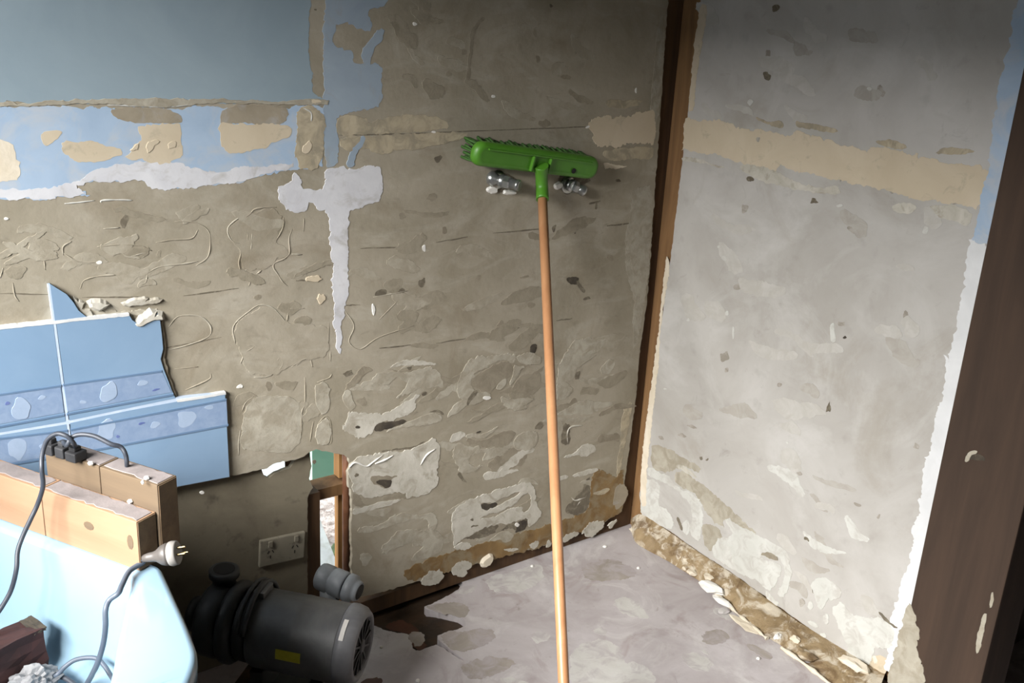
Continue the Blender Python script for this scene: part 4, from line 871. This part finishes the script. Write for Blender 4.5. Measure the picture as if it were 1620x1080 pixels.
for t, x, y, r in ((t2, 173, 620, 15), (t3, 33, 647, 16), (t4, 168, 679, 14), (t4, 295, 663, 15), (t5, 28, 711, 16)):
    on_tile(t, 'flower_print', blob(x, y, r, r * 1.05, .3, 11, 5, .18), 'tile_flower', 0.0009, 1)
for t, x, y, rx, ry in ((t2, 246, 616, 6, 2), (t2, 225, 606, 9, 4), (t2, 130, 636, 7, 3), (t4, 223, 670, 6, 2), (t4, 186, 690, 3, 2), (t4, 245, 672, 8, 5), (t4, 330, 645, 8, 3), (t3, 68, 628, 7, 3), (t3, 12, 638, 4, 3), (t5, 70, 705, 9, 4)):
    on_tile(t, 'leaf_print', blob(x, y, rx, ry, -.2, 7, 6, .3), 'tile_leaf' if rx < 7 else 'tile_flower', 0.0009, 1)
patch('grout_line', [(76, 450), (80, 450), (88, 508), (109, 668), (118, 742), (115, 742), (105, 668), (84, 508)], 'grout', 'tile', (), -0.0002, 0, 0.0, wall_back, base=-.0108)
patch('grout_line', [(-60, 697), (0, 684), (105, 665), (200, 645), (278, 629), (357, 621), (357, 625), (279, 636), (200, 651), (105, 672), (0, 690), (-60, 703)], 'grout', 'tile', (), -0.0004, 0, 0.0, wall_back, base=-.0108)
patch('grout_line', [(-60, 523), (0, 516), (84, 507), (140, 501), (204, 496), (204, 500), (140, 506), (84, 512), (0, 521), (-60, 528)], 'tile_edge', 'tile', (), 0.0004, 0, 0.0003, wall_back, base=-.0108)
patch('broken_glaze', [(279, 632), (320, 626), (357, 620), (357, 624), (320, 630), (281, 636)], 'tile_edge', 'tile', (), 0.0006, 0, 0.0003, wall_back, base=-.0108)
for pts, h in (([(117, 470), (122, 476), (132, 478), (128, 487), (140, 490), (146, 500), (136, 503), (128, 497), (121, 488)], .006), ([(142, 476), (158, 477), (168, 481), (155, 487), (146, 484)], .010), ([(194, 479), (212, 474), (232, 471), (228, 476), (246, 472), (254, 473), (250, 477), (226, 480), (205, 482)], .006), ([(213, 512), (226, 503), (238, 493), (243, 494), (240, 499), (251, 498), (252, 502), (236, 504), (226, 510), (219, 514)], .014), ([(206, 499), (213, 497), (220, 503), (214, 510), (209, 506)], .004)):
    bp(pts, 'adh_pale' if h > .005 else 'brown_smear', 'broken_bed', h, 0, 0.0014)
bp([(117, 472), (140, 480), (150, 492), (200, 494), (250, 488), (252, 498), (204, 498), (140, 504), (128, 498)], 'adh', 'tile_bed_and_shade', 0.004, 0, 0.0015)
bp([(250, 494), (262, 540), (258, 560), (264, 590), (282, 632), (276, 632), (258, 590), (252, 560)], 'adh_dark', 'tile_bed_and_shade', 0.006, 1, 0.001)  # bed strip coloured dark for the shadow right of the broken tile edge

# ================================================================== CORNER SPA BATH
U = Vector((0.46, -0.888, 0)).normalized(); Nn = Vector((0.888, 0.46, 0)).normalized(); UP = Vector((0, 0, 1))
RZ = 0.62
def round_poly(pts, ds, n=6):
    out = []
    for i, p in enumerate(pts):
        a = pts[i - 1]; b = pts[(i + 1) % len(pts)]; d = ds[i]
        s_ = p + (a - p).normalized() * d; e_ = p + (b - p).normalized() * d
        for k in range(n + 1):
            t = k / n; out.append(s_ * (1 - t) ** 2 + p * 2 * t * (1 - t) + e_ * t * t)
    return out
o_p = [Vector(p) for p in ((-1.862, -.045), (-1.636, -.477), (-1.655, -.662), (-1.668, -.752), (-1.72, -.835), (-2.15, -1.03), (-2.62, -1.06), (-2.62, -.045))]
i_p = [Vector(p) for p in ((-1.878, -.125), (-1.690, -.492), (-1.758, -.650), (-1.795, -.745), (-1.85, -.825), (-2.17, -.93), (-2.50, -.95), (-2.50, -.12))]
o_d = [.04, .012, .03, .03, .05, .1, .12, .05]; i_d = [.05, .03, .05, .04, .06, .1, .12, .08]
bath = empty('corner_spa_bath', (-2.15, -.55, 0), 'pale blue corner spa bath with a wide rim, standing left of the pump', 'bath')
def ring(pts, ds, z, grow=0.0, shrink=0.0):
    c = Vector((-2.15, -.55)); r = round_poly(pts, ds); o = []
    for i, p in enumerate(r):
        t = r[(i + 1) % len(r)] - r[i - 1]; nn_ = Vector((t.y, -t.x)).normalized()
        if nn_.dot(p - c) < 0: nn_ = -nn_
        q = p + nn_ * grow; q = q.lerp(c, shrink); o.append(Vector((q.x, q.y, z)))
    return o
def loft(rings, cap=False):
    mb = MB(); n = len(rings[0]); vs = [p for r in rings for p in r]; fs = []
    for k in range(len(rings) - 1):
        for i in range(n):
            j = (i + 1) % n; fs.append((k*n+i, k*n+j, (k+1)*n+j, (k+1)*n+i))
    if cap: fs.append(tuple(range((len(rings)-1)*n, len(rings)*n)))
    return mb.add(vs, fs, True)
loft([ring(o_p, o_d, RZ - .060, -.004), ring(o_p, o_d, RZ - .020, 0), ring(o_p, o_d, RZ - .007, -.001), ring(o_p, o_d, RZ - .0015, -.005), ring(o_p, o_d, RZ, -.012),
      ring(i_p, i_d, RZ, .010), ring(i_p, i_d, RZ - .002, .004), ring(i_p, i_d, RZ - .008, 0)]).build('rim', 'bath', bath)
loft([ring(i_p, i_d, RZ - .008, 0), ring(i_p, i_d, RZ - .02, -.002), ring(i_p, i_d, RZ - .10, -.010), ring(i_p, i_d, RZ - .17, -.018), ring(i_p, i_d, RZ - .195, -.026), ring(i_p, i_d, RZ - .208, -.045),
      ring(i_p, i_d, RZ - .212, 0, .30), ring(i_p, i_d, RZ - .22, 0, .44), ring(i_p, i_d, RZ - .30, 0, .50), ring(i_p, i_d, RZ - .40, 0, .54), ring(i_p, i_d, RZ - .42, 0, .62)], cap=True).build('basin', 'bath', bath)
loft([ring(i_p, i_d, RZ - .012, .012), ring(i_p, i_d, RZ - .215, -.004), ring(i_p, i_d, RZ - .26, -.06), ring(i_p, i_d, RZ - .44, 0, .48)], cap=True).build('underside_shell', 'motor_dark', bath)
for x, y in ((-1.99, -.22), (-1.86, -.62), (-2.2, -.85), (-2.42, -.22)):
    MB().box((x - .022, y - .022, 0), (x + .022, y + .022, RZ - .222)).build('leg', 'pine_old', bath)
for x, y in ((-2.05, -.45), (-2.3, -.6)):
    MB().lathe((x, y, RZ - .426), (0, 0, 1), [(0, .028), (.004, .028), (.006, .02)], 20).build('drain' if x > -2.1 else 'jet', 'chrome', bath)

# ================================================================== TIMBER BLOCKS ON THE BATH RIM
ZB1, ZB2 = 0.715, 0.766
Fc = at(216, 826, 2, ZB1); Fc.z = 0
def sval(px, py, z):
    p = at(px, py, 2, z); return -(p - Fc).dot(U)
s_j1 = sval(68, 772, ZB1); s_j2 = sval(160, 737, ZB2); s_e2 = sval(52, 718, ZB2)
def block(s0, s1, off, th, z0, z1, m, label, endm, dirt=True, seed=0):
    L_ = s1 - s0; c = Fc - U * ((s0 + s1) / 2) + Nn * (off + th / 2)
    root = empty('timber_block', (c.x, c.y, z0), label, 'timber', 'timber blocks on the bath rim')
    MB().obox(c + UP * ((z0 + z1) / 2), -U, Nn, UP, L_ - .001, th, z1 - z0, bev=.0015).build('timber', m, root, origin=c + UP * z0)
    e = Fc - U * s0 + Nn * (off + th / 2)
    MB().obox(e + U * .0002 + UP * ((z0 + z1) / 2), -U, Nn, UP, .0016, th - .004, z1 - z0 - .004).build('end_grain', endm, root)
    if dirt:
        r = random.Random(seed); fr = []; bk = []
        n = max(6, int(L_ / .012))
        for i in range(n + 1):
            t = .004 + (L_ - .008) * i / n
            fr.append(Vector((t, .003 + r.uniform(0, .006)))); bk.append(Vector((t, th - .003 - r.uniform(0, .004))))
        put = lambda p, h: Fc - U * (s0 + p.x) + Nn * (off + p.y) + UP * (z1 + h)
        solid('dust_layer', [fr + bk[::-1]], put, .0014, -.0004, 'dust', root, flare=.001)
    return root
b1 = block(0.0, s_j1, 0.0, .043, RZ + .001, ZB1, 'pine', 'pale pine block, front right piece, on the bath rim beside the plug', 'pine_end', True, 1)
b2 = block(s_j1 + .001, .445, 0.0, .043, RZ + .001, ZB1, 'pine', 'pale pine block, front left piece cut by the photo edge', 'pine_end', True, 2)
b3 = block(-.006, s_j2, .0445, .045, RZ + .001, ZB2, 'pine_old', 'brown dusty timber block behind the pine, right piece with bare top', 'pine_end', True, 3)
b4 = block(s_j2 + .001, s_e2, .0445, .045, RZ + .001, ZB2, 'pine_old', 'brown dusty timber block carrying the three black plugs', 'pine_end', True, 4)
# knot and saw chips on the front faces
def on_front(name, s, z, rx, rz, m, root, off=0.0):
    n = 10; l = [Vector((s + rx * math.cos(2 * math.pi * i / n), z + rz * math.sin(2 * math.pi * i / n))) for i in range(n)]
    put = lambda p, h: Fc - U * p.x + Nn * (off - h) + UP * p.y
    return solid(name, [l], put, .0006, -.0003, m, root)
on_front('knot', .115, .675, .012, .008, 'pine_old', b1); on_front('knot', .018, .672, .007, .014, 'pine_old', b1)
for i, (x, y, z) in enumerate(((143, 734, ZB2), (232, 757, ZB2), (206, 794, ZB1), (226, 764, ZB2))):
    p = at(x, y, 2, z + .003); r = .0055 if i < 3 else .003
    o = MB().lathe(p + UP * -.0014, (0.2 - .1 * i, .1, 1), [(0, r * .7), (.003, r), (.006, r * .6)], 7, smooth=False).build('plaster_crumb', 'white')
    tag(o, ('white plaster crumb beside the squat black plug', 'white plaster crumb near the right end of the brown block', 'white plaster crumb on the pale pine block top', 'tiniest white plaster crumb near the right end of the brown block')[i], 'crumb', 'plaster crumbs on the timber blocks')

# ================================================================== PLUGS AND CORDS
def black_plug(px, py, label, tall=.026, w=.022):
    p = at(px, py, 2, ZB2 + .0016); root = black_plug.root = empty('cord_plug', p, label, 'plug', 'black plugs on the timber block')
    MB().obox(p + UP * (tall * .35), -U, Nn, UP, w, w * 1.05, tall * .7, bev=.003).build('body', 'rubber', root)
    MB().obox(p + UP * (tall * .85) - U * .001, -U, Nn, UP, w * .6, w * .6, tall * .35, bev=.003).build('cord_grip', 'rubber', root)
    return p + UP * tall
pt1 = black_plug(84, 717, 'black plug farthest left on the dusty timber block', .030)
pt2 = black_plug(102, 722, 'middle black plug whose cord loops right behind the timber', .030); plug2 = black_plug.root
pt3 = black_plug(121, 727, 'squat black plug whose cord drops into the bath', .026, .026); plug3 = black_plug.root
def cord(name, pts, r, m, label, n=10, parent=None):
    mb = MB().tube(catmull(pts, 8), r, n)
    if parent is not None: return mb.build(name, m, parent, label=label)
    return tag(mb.build(name, m), label, 'cord')
A = lambda x, y, z: at(x, y, 2, z)
cord('power_cord', [pt3 + UP * -.002, A(116, 700, .812), A(106, 690, .826), A(90, 686, .830), A(75, 696, .822), A(67, 718, .806), A(66, 742, .785), A(68, 768, .752), A(60, 796, .715), A(48, 822, .688), A(36, 848, .662), A(28, 872, .640), A(26, 900, .615), A(18, 932, .580), A(4, 958, .555), A(-20, 995, .52), A(-40, 1040, .46)],
     .0040, 'cord', 'dark grey cord arching down into the bath', parent=plug3)
cord('power_cord', [pt2 + UP * -.002, A(106, 704, .806), A(113, 692, .820), A(128, 687, .826), A(150, 690, .824), A(175, 702, .812), A(191, 707, .804), A(199, 720, .790), A(201, 738, .766), A(202, 752, .72), A(203, 760, .66)],
     .0040, 'cord', 'dark grey cord looping right behind the timber', parent=plug2)
# three pin plug hanging over the bath corner
pc = A(262, 877, .652); d = (A(284, 876, .655) - A(236, 884, .643)).normalized()
plug = empty('three_pin_plug', (pc.x, pc.y, RZ), 'grey three pin plug with a pale round face at the bath corner', 'plug')
MB().lathe(pc - d * .040, d, [(0, .006), (.010, .008), (.018, .0085), (.024, .010), (.034, .017), (.042, .0195), (.048, .019)], 22).build('body', 'plug_grey', plug)
MB().lathe(pc + d * .0082, d, [(0, .0205), (.004, .0215), (.012, .0205), (.014, .018)], 24).build('face', 'plug_face', plug)
for k, (a_, b_) in enumerate(((.006, .005), (-.006, .005), (0, -.008))):
    e1 = d.orthogonal().normalized(); e2 = d.cross(e1)
    MB().obox(pc + d * .029 + e1 * a_ + e2 * b_, d, e1, e2, .015, .0016, .006).build('pin', 'brass', plug)
cord('power_cord', [pc - d * .041, A(226, 889, .634), A(205, 903, .632), A(193, 925, .630), A(187, 938, .628), A(173, 949, .618), A(167, 965, .606), A(167, 990, .580), A(164, 1015, .548), A(158, 1038, .516), A(152, 1054, .490), A(147, 1064, .468), A(143, 1072, .440), A(137, 1082, .418)],
     .0046, 'cord_pale', 'slate grey cord hanging into the bath', parent=plug)
cord('flex_loop', [A(40, 1090, .428), A(66, 1078, .436), A(90, 1067, .440), A(102, 1055, .452), A(118, 1044, .462), A(138, 1040, .468), A(154, 1042, .468), A(166, 1054, .462), A(175, 1068, .455), A(186, 1084, .45)],
     .0040, 'cord_pale', 'thin slate cord loop lying on the bath seat')
cord('flex_loop', [A(60, 1100, .425), A(82, 1076, .428), A(96, 1070, .430), A(112, 1078, .428), A(126, 1090, .424)], .0045, 'cord', 'short dark cord arc beside the dusty plastic in the bath')

# debris in the bath
p0 = A(0, 1032, .47); p1 = A(52, 1008, .47); p2 = A(58, 1050, .47)
e1 = (p1 - p0).normalized(); e2 = (p2 - p1 - e1 * (p2 - p1).dot(e1)).normalized()
cc = A(14, 1036, .462); wd = (p2 - p1).dot(e2)
rb_ = empty('broken_block', (cc.x, cc.y, .41), 'dark red brown broken block lying in the bath', 'block')
def chunk(c, ax, ay, sx, sy, sz, seed, amt):
    bm = bmesh.new(); bmesh.ops.create_cube(bm, size=1.0); bmesh.ops.subdivide_edges(bm, edges=bm.edges[:], cuts=4, use_grid_fill=True)
    mb = MB(); bm.verts.index_update(); vs = []
    for v in bm.verts:
        k = noise.noise_vector(v.co * 3.1 + Vector((seed * 3.3, 1, 7))) * amt
        vs.append(Vector(c) + ax * (v.co.x * sx + k.x) + ay * (v.co.y * sy + k.y) + UP * (v.co.z * sz + k.z))
    mb.add(vs, [[v.index for v in f.verts] for f in bm.faces]); bm.free(); return mb
chunk(cc - e1 * .005, e1, e2, .115, .052, .075, 1, .006).build('broken_body', 'redblock', rb_)
chunk(cc + e1 * .046 + UP * .036, e1, e2, .022, .05, .006, 2, .003).build('torn_edge', 'hole', rb_)
bagc = A(52, 1080, .430)
bm = bmesh.new(); bmesh.ops.create_icosphere(bm, subdivisions=4, radius=1.0); bm.verts.index_update()
vs_ = []
for v in bm.verts:
    k = 1 + .45 * noise.noise(v.co * 2.2 + Vector((3, 8, 1))) + .35 * abs(noise.noise(v.co * 5 + Vector((9, 2, 4))))
    vs_.append(bagc + Vector((v.co.x * .038 * k, v.co.y * .028 * k, max(-.014, v.co.z * .026 * k))))
tag(MB().add(vs_, [[v.index for v in f.verts] for f in bm.faces]).build('crumpled_plastic', 'bag'), 'crumpled dusty white plastic beside the red brown block', 'plastic'); bm.free()

# ================================================================== SPA PUMP
E_ = Vector((-1.185, -.345, .205)); B_ = Vector((-1.385, -.125, .215)); ax_ = (E_ - B_).normalized(); sd = ax_.cross(UP).normalized(); up2 = sd.cross(ax_)
pump = empty('spa_pump', (-1.29, -.22, 0), 'dark grey electric spa pump motor on the floor beside the bath', 'pump')
R_ = .088
MB().lathe(E_ - ax_ * .235, ax_, [(0, .070), (.004, R_ * .96), (.012, R_), (.10, R_), (.102, R_ * 1.008), (.112, R_ * 1.008), (.114, R_), (.205, R_), (.208, R_ * .99)], 48).build('motor_body', 'motor', pump)
cap_ = MB().lathe(E_ - ax_ * .027, ax_, [(0, R_ * 1.02), (.012, R_ * 1.03), (.030, R_ * .98), (.040, R_ * .88), (.043, R_ * .78), (.038, R_ * .74), (.030, R_ * .70)], 48).build('end_cap', 'motor_cap', pump)
MB().lathe(E_ + ax_ * .004, ax_, [(0, R_ * .72), (.004, R_ * .72)], 40).build('fan_recess', 'black', cap_)
for k in range(12):
    t = 2 * math.pi * k / 12; rr = sd * math.cos(t) + up2 * math.sin(t); tt = -sd * math.sin(t) + up2 * math.cos(t)
    MB().obox(E_ + ax_ * .010 + rr * R_ * .42, ax_, rr, tt, .003, R_ * .56, .004).build('grille_bar', 'motor_dark', cap_)
MB().lathe(E_ + ax_ * .007, ax_, [(0, R_ * .2), (.005, R_ * .19), (.008, R_ * .12)], 24).build('grille_hub', 'motor_dark', cap_)
# band clamp, adaptor bracket and wet end
MB().lathe(B_ + ax_ * .030, ax_, [(0, .074), (.004, .080), (.026, .082), (.032, .070)], 40).build('adaptor', 'motor_dark', pump)
MB().lathe(B_ - ax_ * .005, ax_, [(0, .086), (.008, .094), (.022, .094), (.034, .084)], 40).build('clamp_ring', 'motor_dark', pump)
MB().lathe(B_ - ax_ * .070, ax_, [(0, .030), (.006, .070), (.02, .086), (.05, .088), (.066, .080)], 40).build('volute', 'motor_dark', pump)
MB().lathe(B_ - ax_ * .100, ax_, [(0, .036), (.006, .040), (.018, .040), (.022, .030), (.040, .030)], 28).build('suction_port', 'motor_dark', pump)
dp = B_ - ax_ * .030 + up2 * .07 - sd * .02
dpo = MB().lathe(dp, up2, [(0, .026), (.030, .026), (.032, .034), (.046, .034), (.048, .030)], 28).build('discharge_port', 'motor_dark', pump)
MB().lathe(dp + up2 * .0482, up2, [(0, .024), (.0008, .024)], 24).build('port_bore', 'black', dpo)
# bracket hoop over the joint
hoop = []
for k in range(13):
    t = math.radians(20 + 140 * k / 12); hoop.append(B_ + ax_ * .052 + sd * math.cos(t) * .098 + up2 * math.sin(t) * .104)
for s_ in (0, .016): MB().tube([p + ax_ * s_ for p in hoop], .006, 8).build('bracket_hoop', 'motor_dark', pump)
MB().obox(B_ + ax_ * .064 + up2 * .090 - sd * .006, ax_, sd, up2, .040, .050, .022, bev=.003).build('terminal_box', 'motor', pump)
MB().obox(E_ - ax_ * .135 - up2 * .0 + sd * .0 + up2 * (R_ * .2), ax_, sd, up2, .001, .001, .001).build('nameplate_rivet', 'motor_dark', pump)
def wrap(name, s0, s1, t0, t1, m, r=R_ + .0012):
    mb = MB(); vs = []; fs = []; n = 8
    for s_ in (s0, s1):
        for k in range(n + 1):
            t = math.radians(t0 + (t1 - t0) * k / n); vs.append(E_ - ax_ * s_ + (sd * math.cos(t) + up2 * math.sin(t)) * r)
    for k in range(n): fs.append((k, k + 1, n + 2 + k, n + 1 + k))
    return mb.add(vs, fs, True).build(name, m, pump)
# angle of the side that faces the viewer
vdir = (CAM - E_); th0 = math.degrees(math.atan2(vdir.dot(up2), vdir.dot(sd)))
wrap('warning_sticker', .155, .098, th0 - 42, th0 - 26, 'yellow')
wrap('silver_sticker', .020, .010, th0 + 2, th0 + 32, 'silver', R_ * 1.03 + .0012)
MB().obox((B_ + E_) / 2 - UP * .155, ax_, sd, UP, .22, .13, .018, bev=.003).build('base_plate', 'motor_dark', pump)
for s_ in (-.07, .07):
    MB().obox((B_ + E_) / 2 + ax_ * s_ - UP * .115, ax_, sd, UP, .03, .11, .07, bev=.003).build('foot', 'motor_dark', pump)
fb = MB().obox(Vector((-1.285, -.235, .0215)), ax_, sd, UP, .30, .16, .042, bev=.002).build('timber_packer', 'stud_dark')
tag(fb, 'dark timber packer lying under the spa pump', 'timber')

# grey pvc union standing at the wall behind the motor
uc = A(535, 922, .215); ud = (A(572, 938, .205) - A(505, 910, .222)).normalized()
un = empty('pipe_union', (uc.x, uc.y, 0), 'grey plastic pipe union between the pump motor and the wall hole', 'pipe fitting')
MB().lathe(uc - ud * .055, ud, [(0, .026), (.004, .032), (.010, .034), (.034, .034), (.036, .031), (.040, .031), (.042, .034), (.072, .034), (.076, .030)], 32).build('sleeve', 'pvc', un)
MB().lathe(uc + ud * .024, ud, [(0, .026), (.002, .035), (.018, .035), (.020, .026), (.030, .026), (.036, .022)], 32).build('collar', 'pvc', un)
MB().lathe(uc + ud * .0605, ud, [(0, .019), (.0008, .019)], 24).build('pipe_bore', 'black', un)
MB().lathe(Vector((uc.x, uc.y, 0)) - ud * .025, UP, [(0, .024), (uc.z - .02, .024)], 24).build('riser_pipe', 'pvc', un)
MB().obox(uc + ud * .0 - UP * .036, ud, ud.cross(UP).normalized(), UP, .012, .016, .014, bev=.002).build('clip', 'motor_dark', un)

# ================================================================== POWER OUTLET
SO = lambda x, y: at(x, y, 1, .006)
o00, o10, o01 = SO(411, 857), SO(481, 842), SO(415, 898)
exx = (o10 - o00).normalized(); ezz = (o00 - o01); ezz = (ezz - exx * ezz.dot(exx)).normalized(); oc = SO(447, 869)
outlet = empty('power_outlet', (oc.x, .016, oc.z), 'dirty white double power outlet tilted on the lower wall sheet', 'outlet')
MB().obox(oc + Vector((0, .004, 0)), exx, Vector((0, 1, 0)), ezz, .118, .011, .072, bev=.003).build('plate', 'outlet', outlet)
for s_ in (-1, 1):
    for a_, b_, w_, h_, rot in ((.006, .010, .002, .008, .5), (-.006, .010, .002, .008, -.5), (0, -.004, .002, .008, 0)):
        rx_ = exx * math.cos(rot) + ezz * math.sin(rot); rz_ = ezz * math.cos(rot) - exx * math.sin(rot)
        MB().obox(oc + exx * (s_ * .032 + a_) + ezz * (b_ - .008) + Vector((0, -.0018, 0)), rx_, Vector((0, 1, 0)), rz_, w_, .0012, h_).build('socket_slot', 'black', outlet)
    MB().obox(oc + exx * (s_ * .034) + ezz * .024 + Vector((0, -.003, 0)), exx, Vector((0, 1, 0)), ezz, .010, .006, .015, bev=.001).build('switch', 'outlet', outlet)

# ================================================================== BROOM
hb = Vector((-.507, -.055, 1.154)); ht = Vector((-.88, -.7, .21)); ha = (hb - ht).normalized()
foot_ = ht - ha * ((ht.z - .012) / ha.z)
broom = empty('broom', (foot_.x, foot_.y, 0), 'broom with green plastic head and wooden handle leaning head up on the wall', 'broom')
top_ = hb + ha * .012
bl = (at(951, 266, 1, -.055) - at(757, 241, 1, -.055)).normalized()      # along the head
bb_ = Vector((0.02, .985, .17)); bb_ = (bb_ - bl * bb_.dot(bl)).normalized()   # bristle direction
bd = bb_.cross(bl).normalized()
if bd.z < 0: bd = -bd
hc = at(853, 256, 1, -.058)
MB().tube([foot_ - ha * .0, ht, hb - ha * .03], .0122, 20).build('handle', 'handle', broom)
sk = hc - bd * .006 - bb_ * .012
MB().tube(catmull([hb - ha * .045, hb - ha * .01, sk + (hb - sk) * .45, sk], 6), .016, 20, rad=[.0165 - .00010 * i + (.004 * max(0, i - 10) / 8) for i in range(19)]).build('socket', 'green', broom)
def rrect(l, w, r, n=7):
    pts = []
    for cx, cy, a0 in ((l/2-r, w/2-r, 0), (-l/2+r, w/2-r, 90), (-l/2+r, -w/2+r, 180), (l/2-r, -w/2+r, 270)):
        for k in range(n): t = math.radians(a0 + 90 * k / (n - 1)); pts.append((cx + r * math.cos(t), cy + r * math.sin(t)))
    return pts
HL = (at(951, 266, 1, -.055) - at(757, 241, 1, -.055)).length
def head_ring(l, w, r, h): return [hc + bl * x + bd * y + bb_ * h for x, y in rrect(l, w, r)]
mb = loft([head_ring(HL * .90, .030, .013, -.006), head_ring(HL * .93, .038, .017, -.0075), head_ring(HL * .975, .052, .022, -.004), head_ring(HL, .060, .026, .006), head_ring(HL, .060, .026, .016), head_ring(HL * .985, .054, .024, .019)], cap=True)
mb.f.append(tuple(range(28))); mb.sm.append(False)
head = mb.build('head', 'green', broom)
mb2 = MB(); r_ = random.Random(4)
# raised ribs beside the socket and along the top of the head
MB().obox(hc + bd * .017 - bb_ * .009, bl, bd, bb_, HL * .84, .004, .006, bev=.001).build('rib', 'green', head)
for s_ in (-1, 1): MB().obox(hc + bl * (s_ * .028) - bb_ * .010 - bd * .004, bl, bd, bb_, .005, .038, .010, bev=.001).build('rib', 'green', head)
MB().lathe(hc + bl * (HL * .28) - bd * .010 - bb_ * .0088, -bb_, [(0, .007), (.0008, .007)], 16).build('hang_hole', 'black', head)
ymax = -0.004
for i in range(44):
    for j in range(5):
        bx_ = hc + bl * (HL * (-.47 + .94 * (i + .5 * (j % 2)) / 43.5)) + bd * (-.022 + .011 * j) + bb_ * .014
        spread = Vector((r_.uniform(-.10, .10), 0, r_.uniform(-.10, .10)))
        if i < 3: spread += -bl * .25
        dirn = (bb_ + spread).normalized(); ln_ = min(.062, (ymax - bx_.y) / max(dirn.y, .05))
        if ln_ > .004: mb2.tube([bx_, bx_ + dirn * ln_ * .5, bx_ + dirn * ln_ + Vector((0, 0, .002))], .0035, 5, rad=[.0026, .0034, .0042])
br = mb2.build('bristles', 'bristle', broom); br['kind'] = 'stuff'
lb = hb - ha * .098
MB().obox(lb - (lb - CAM).normalized() * .0119, ha, ha.cross(lb - CAM).normalized(), ha.cross(ha.cross(lb - CAM)).normalized(), .017, .008, .0012).build('label_scrap', 'hwhite', broom)
MB().lathe(foot_ - ha * .003, ha, [(0, .010), (.002, .0128), (.014, .0130)], 20).build('handle_cap', 'green', broom)

# ================================================================== CHROME TAPS
def tap(px, py, label, turn, full=True, k=1.0):
    w = at(px, py, 1, 0.0); root = empty('tap_body', w, label, 'tap', 'bare wall taps')
    O = Vector((0, -1, 0)); dirn = Vector(turn).normalized()
    MB().lathe(w + Vector((0, .002, 0)), O, [(0, .024), (.004, .025), (.007, .022), (.009, .015)], 28).build('wall_flange', 'chrome_worn', root)
    MB().lathe(w + O * .006, O, [(0, .013), (.014 * k, .013), (.016 * k, .017), (.026 * k, .017), (.028 * k, .013), (.034 * k, .011)], 24).build('body', 'chrome', root)
    hx = MB(); c = w + O * .030 * k
    hx.lathe(c, dirn, [(0, .014), (.004, .017), (.016, .017), (.020, .014)], 6, smooth=False); hx.build('hex_nut', 'chrome', root)
    MB().lathe(c + dirn * .018, dirn, [(0, .0125), (.016, .0125), (.018, .0145), (.024, .0145), (.026, .0125)], 26).build('spindle_collar', 'chrome', root)
    MB().lathe(c + dirn * .0442, dirn, [(0, .0105), (.0012, .0105)], 24).build('open_end', 'plug_face', root)
    if full:
        MB().lathe(c - dirn * .026, -dirn, [(-.028, .010), (-.006, .012), (0, .017), (.010, .019), (.018, .015), (.022, .006)], 26).build('chrome_knob', 'chrome', root)
    return root
tap(786, 284, 'chrome tap body with round knob under the left of the green broom head', (.45, -.85, -.12))
tap(898, 292, 'chrome tap stub under the right end of the green broom head', (.9, -.15, -.35), False, .55)
for x, y, rx, ry in ((779, 300, 7, 4), (806, 304, 11, 2), (884, 293, 7, 4)): bp(blob(x, y, rx, ry, 0, 8, 3), 'white', 'plaster_dab', .006, 2, .001)
bp(blob(792, 288, 26, 16, .1, 10), 'stain', 'pipe_hole', .0008, 2, .002); bp(blob(906, 286, 22, 11, .1, 10), 'stain', 'pipe_hole', .0008, 2, .002)

# ================================================================== OUTSIDE, seen through the hole
og = tag(MB().box((-3.4, .15, -.10), (1.2, 2.6, -.06)).build('outside_ground', 'soil', origin=(-1, .5, -.06)), 'pale rubble ground outside seen through the hole', kind='structure')
gb = at(530, 795, 1, .34)
tag(MB().box((at(494, 750, 1, .34).x, .34, gb.z + .03), (.1, .36, .95)).build('green_board', 'board_green'), 'pale green board leaning outside beyond the hole in the wall', 'board')
for x_ in (-.6, -.3): MB().box((x_, .361, -.06), (x_ + .05, .40, .95)).build('post', 'plank_orange', bpy.data.objects['green_board'])
sb = (at(418, 741, 1, .5).x + at(474, 741, 1, .5).x) / 2; pbm = MB().obox((sb, .53, .245), (1, 0, 0), Vector((0, .74, .61)).normalized(), Vector((0, -.61, .74)).normalized(), at(474, 741, 1, .5).x - at(418, 741, 1, .5).x, .96, .012)
tag(pbm.build('slot_daylight_board', 'lilac'), 'added pale board tilted skyward to show daylight in the slot under the tiles', 'board')  # made-up board, pale and tilted skyward so the slot reads as bright daylight
for i, (x, y, s_, m_, lb_) in enumerate(((-.93, .50, .06, 'soil', 'larger pale rubble stone outside glimpsed through the wall hole'), (-.84, .40, .045, 'leaf', 'dark mossy stone outside glimpsed beside the copper pipe'))):
    bm = bmesh.new(); bmesh.ops.create_icosphere(bm, subdivisions=2, radius=1.0); bm.verts.index_update()
    vs_ = [Vector((x, y, -.06 + s_ * .5)) + Vector((v.co.x * s_, v.co.y * s_ * .8, v.co.z * s_ * .6)) * (1 + .3 * noise.noise(v.co * 1.7 + Vector((i * 4, 0, 0)))) for v in bm.verts]
    tag(MB().add(vs_, [[v.index for v in f.verts] for f in bm.faces]).build('rubble_stone', m_), lb_, 'stone'); bm.free()
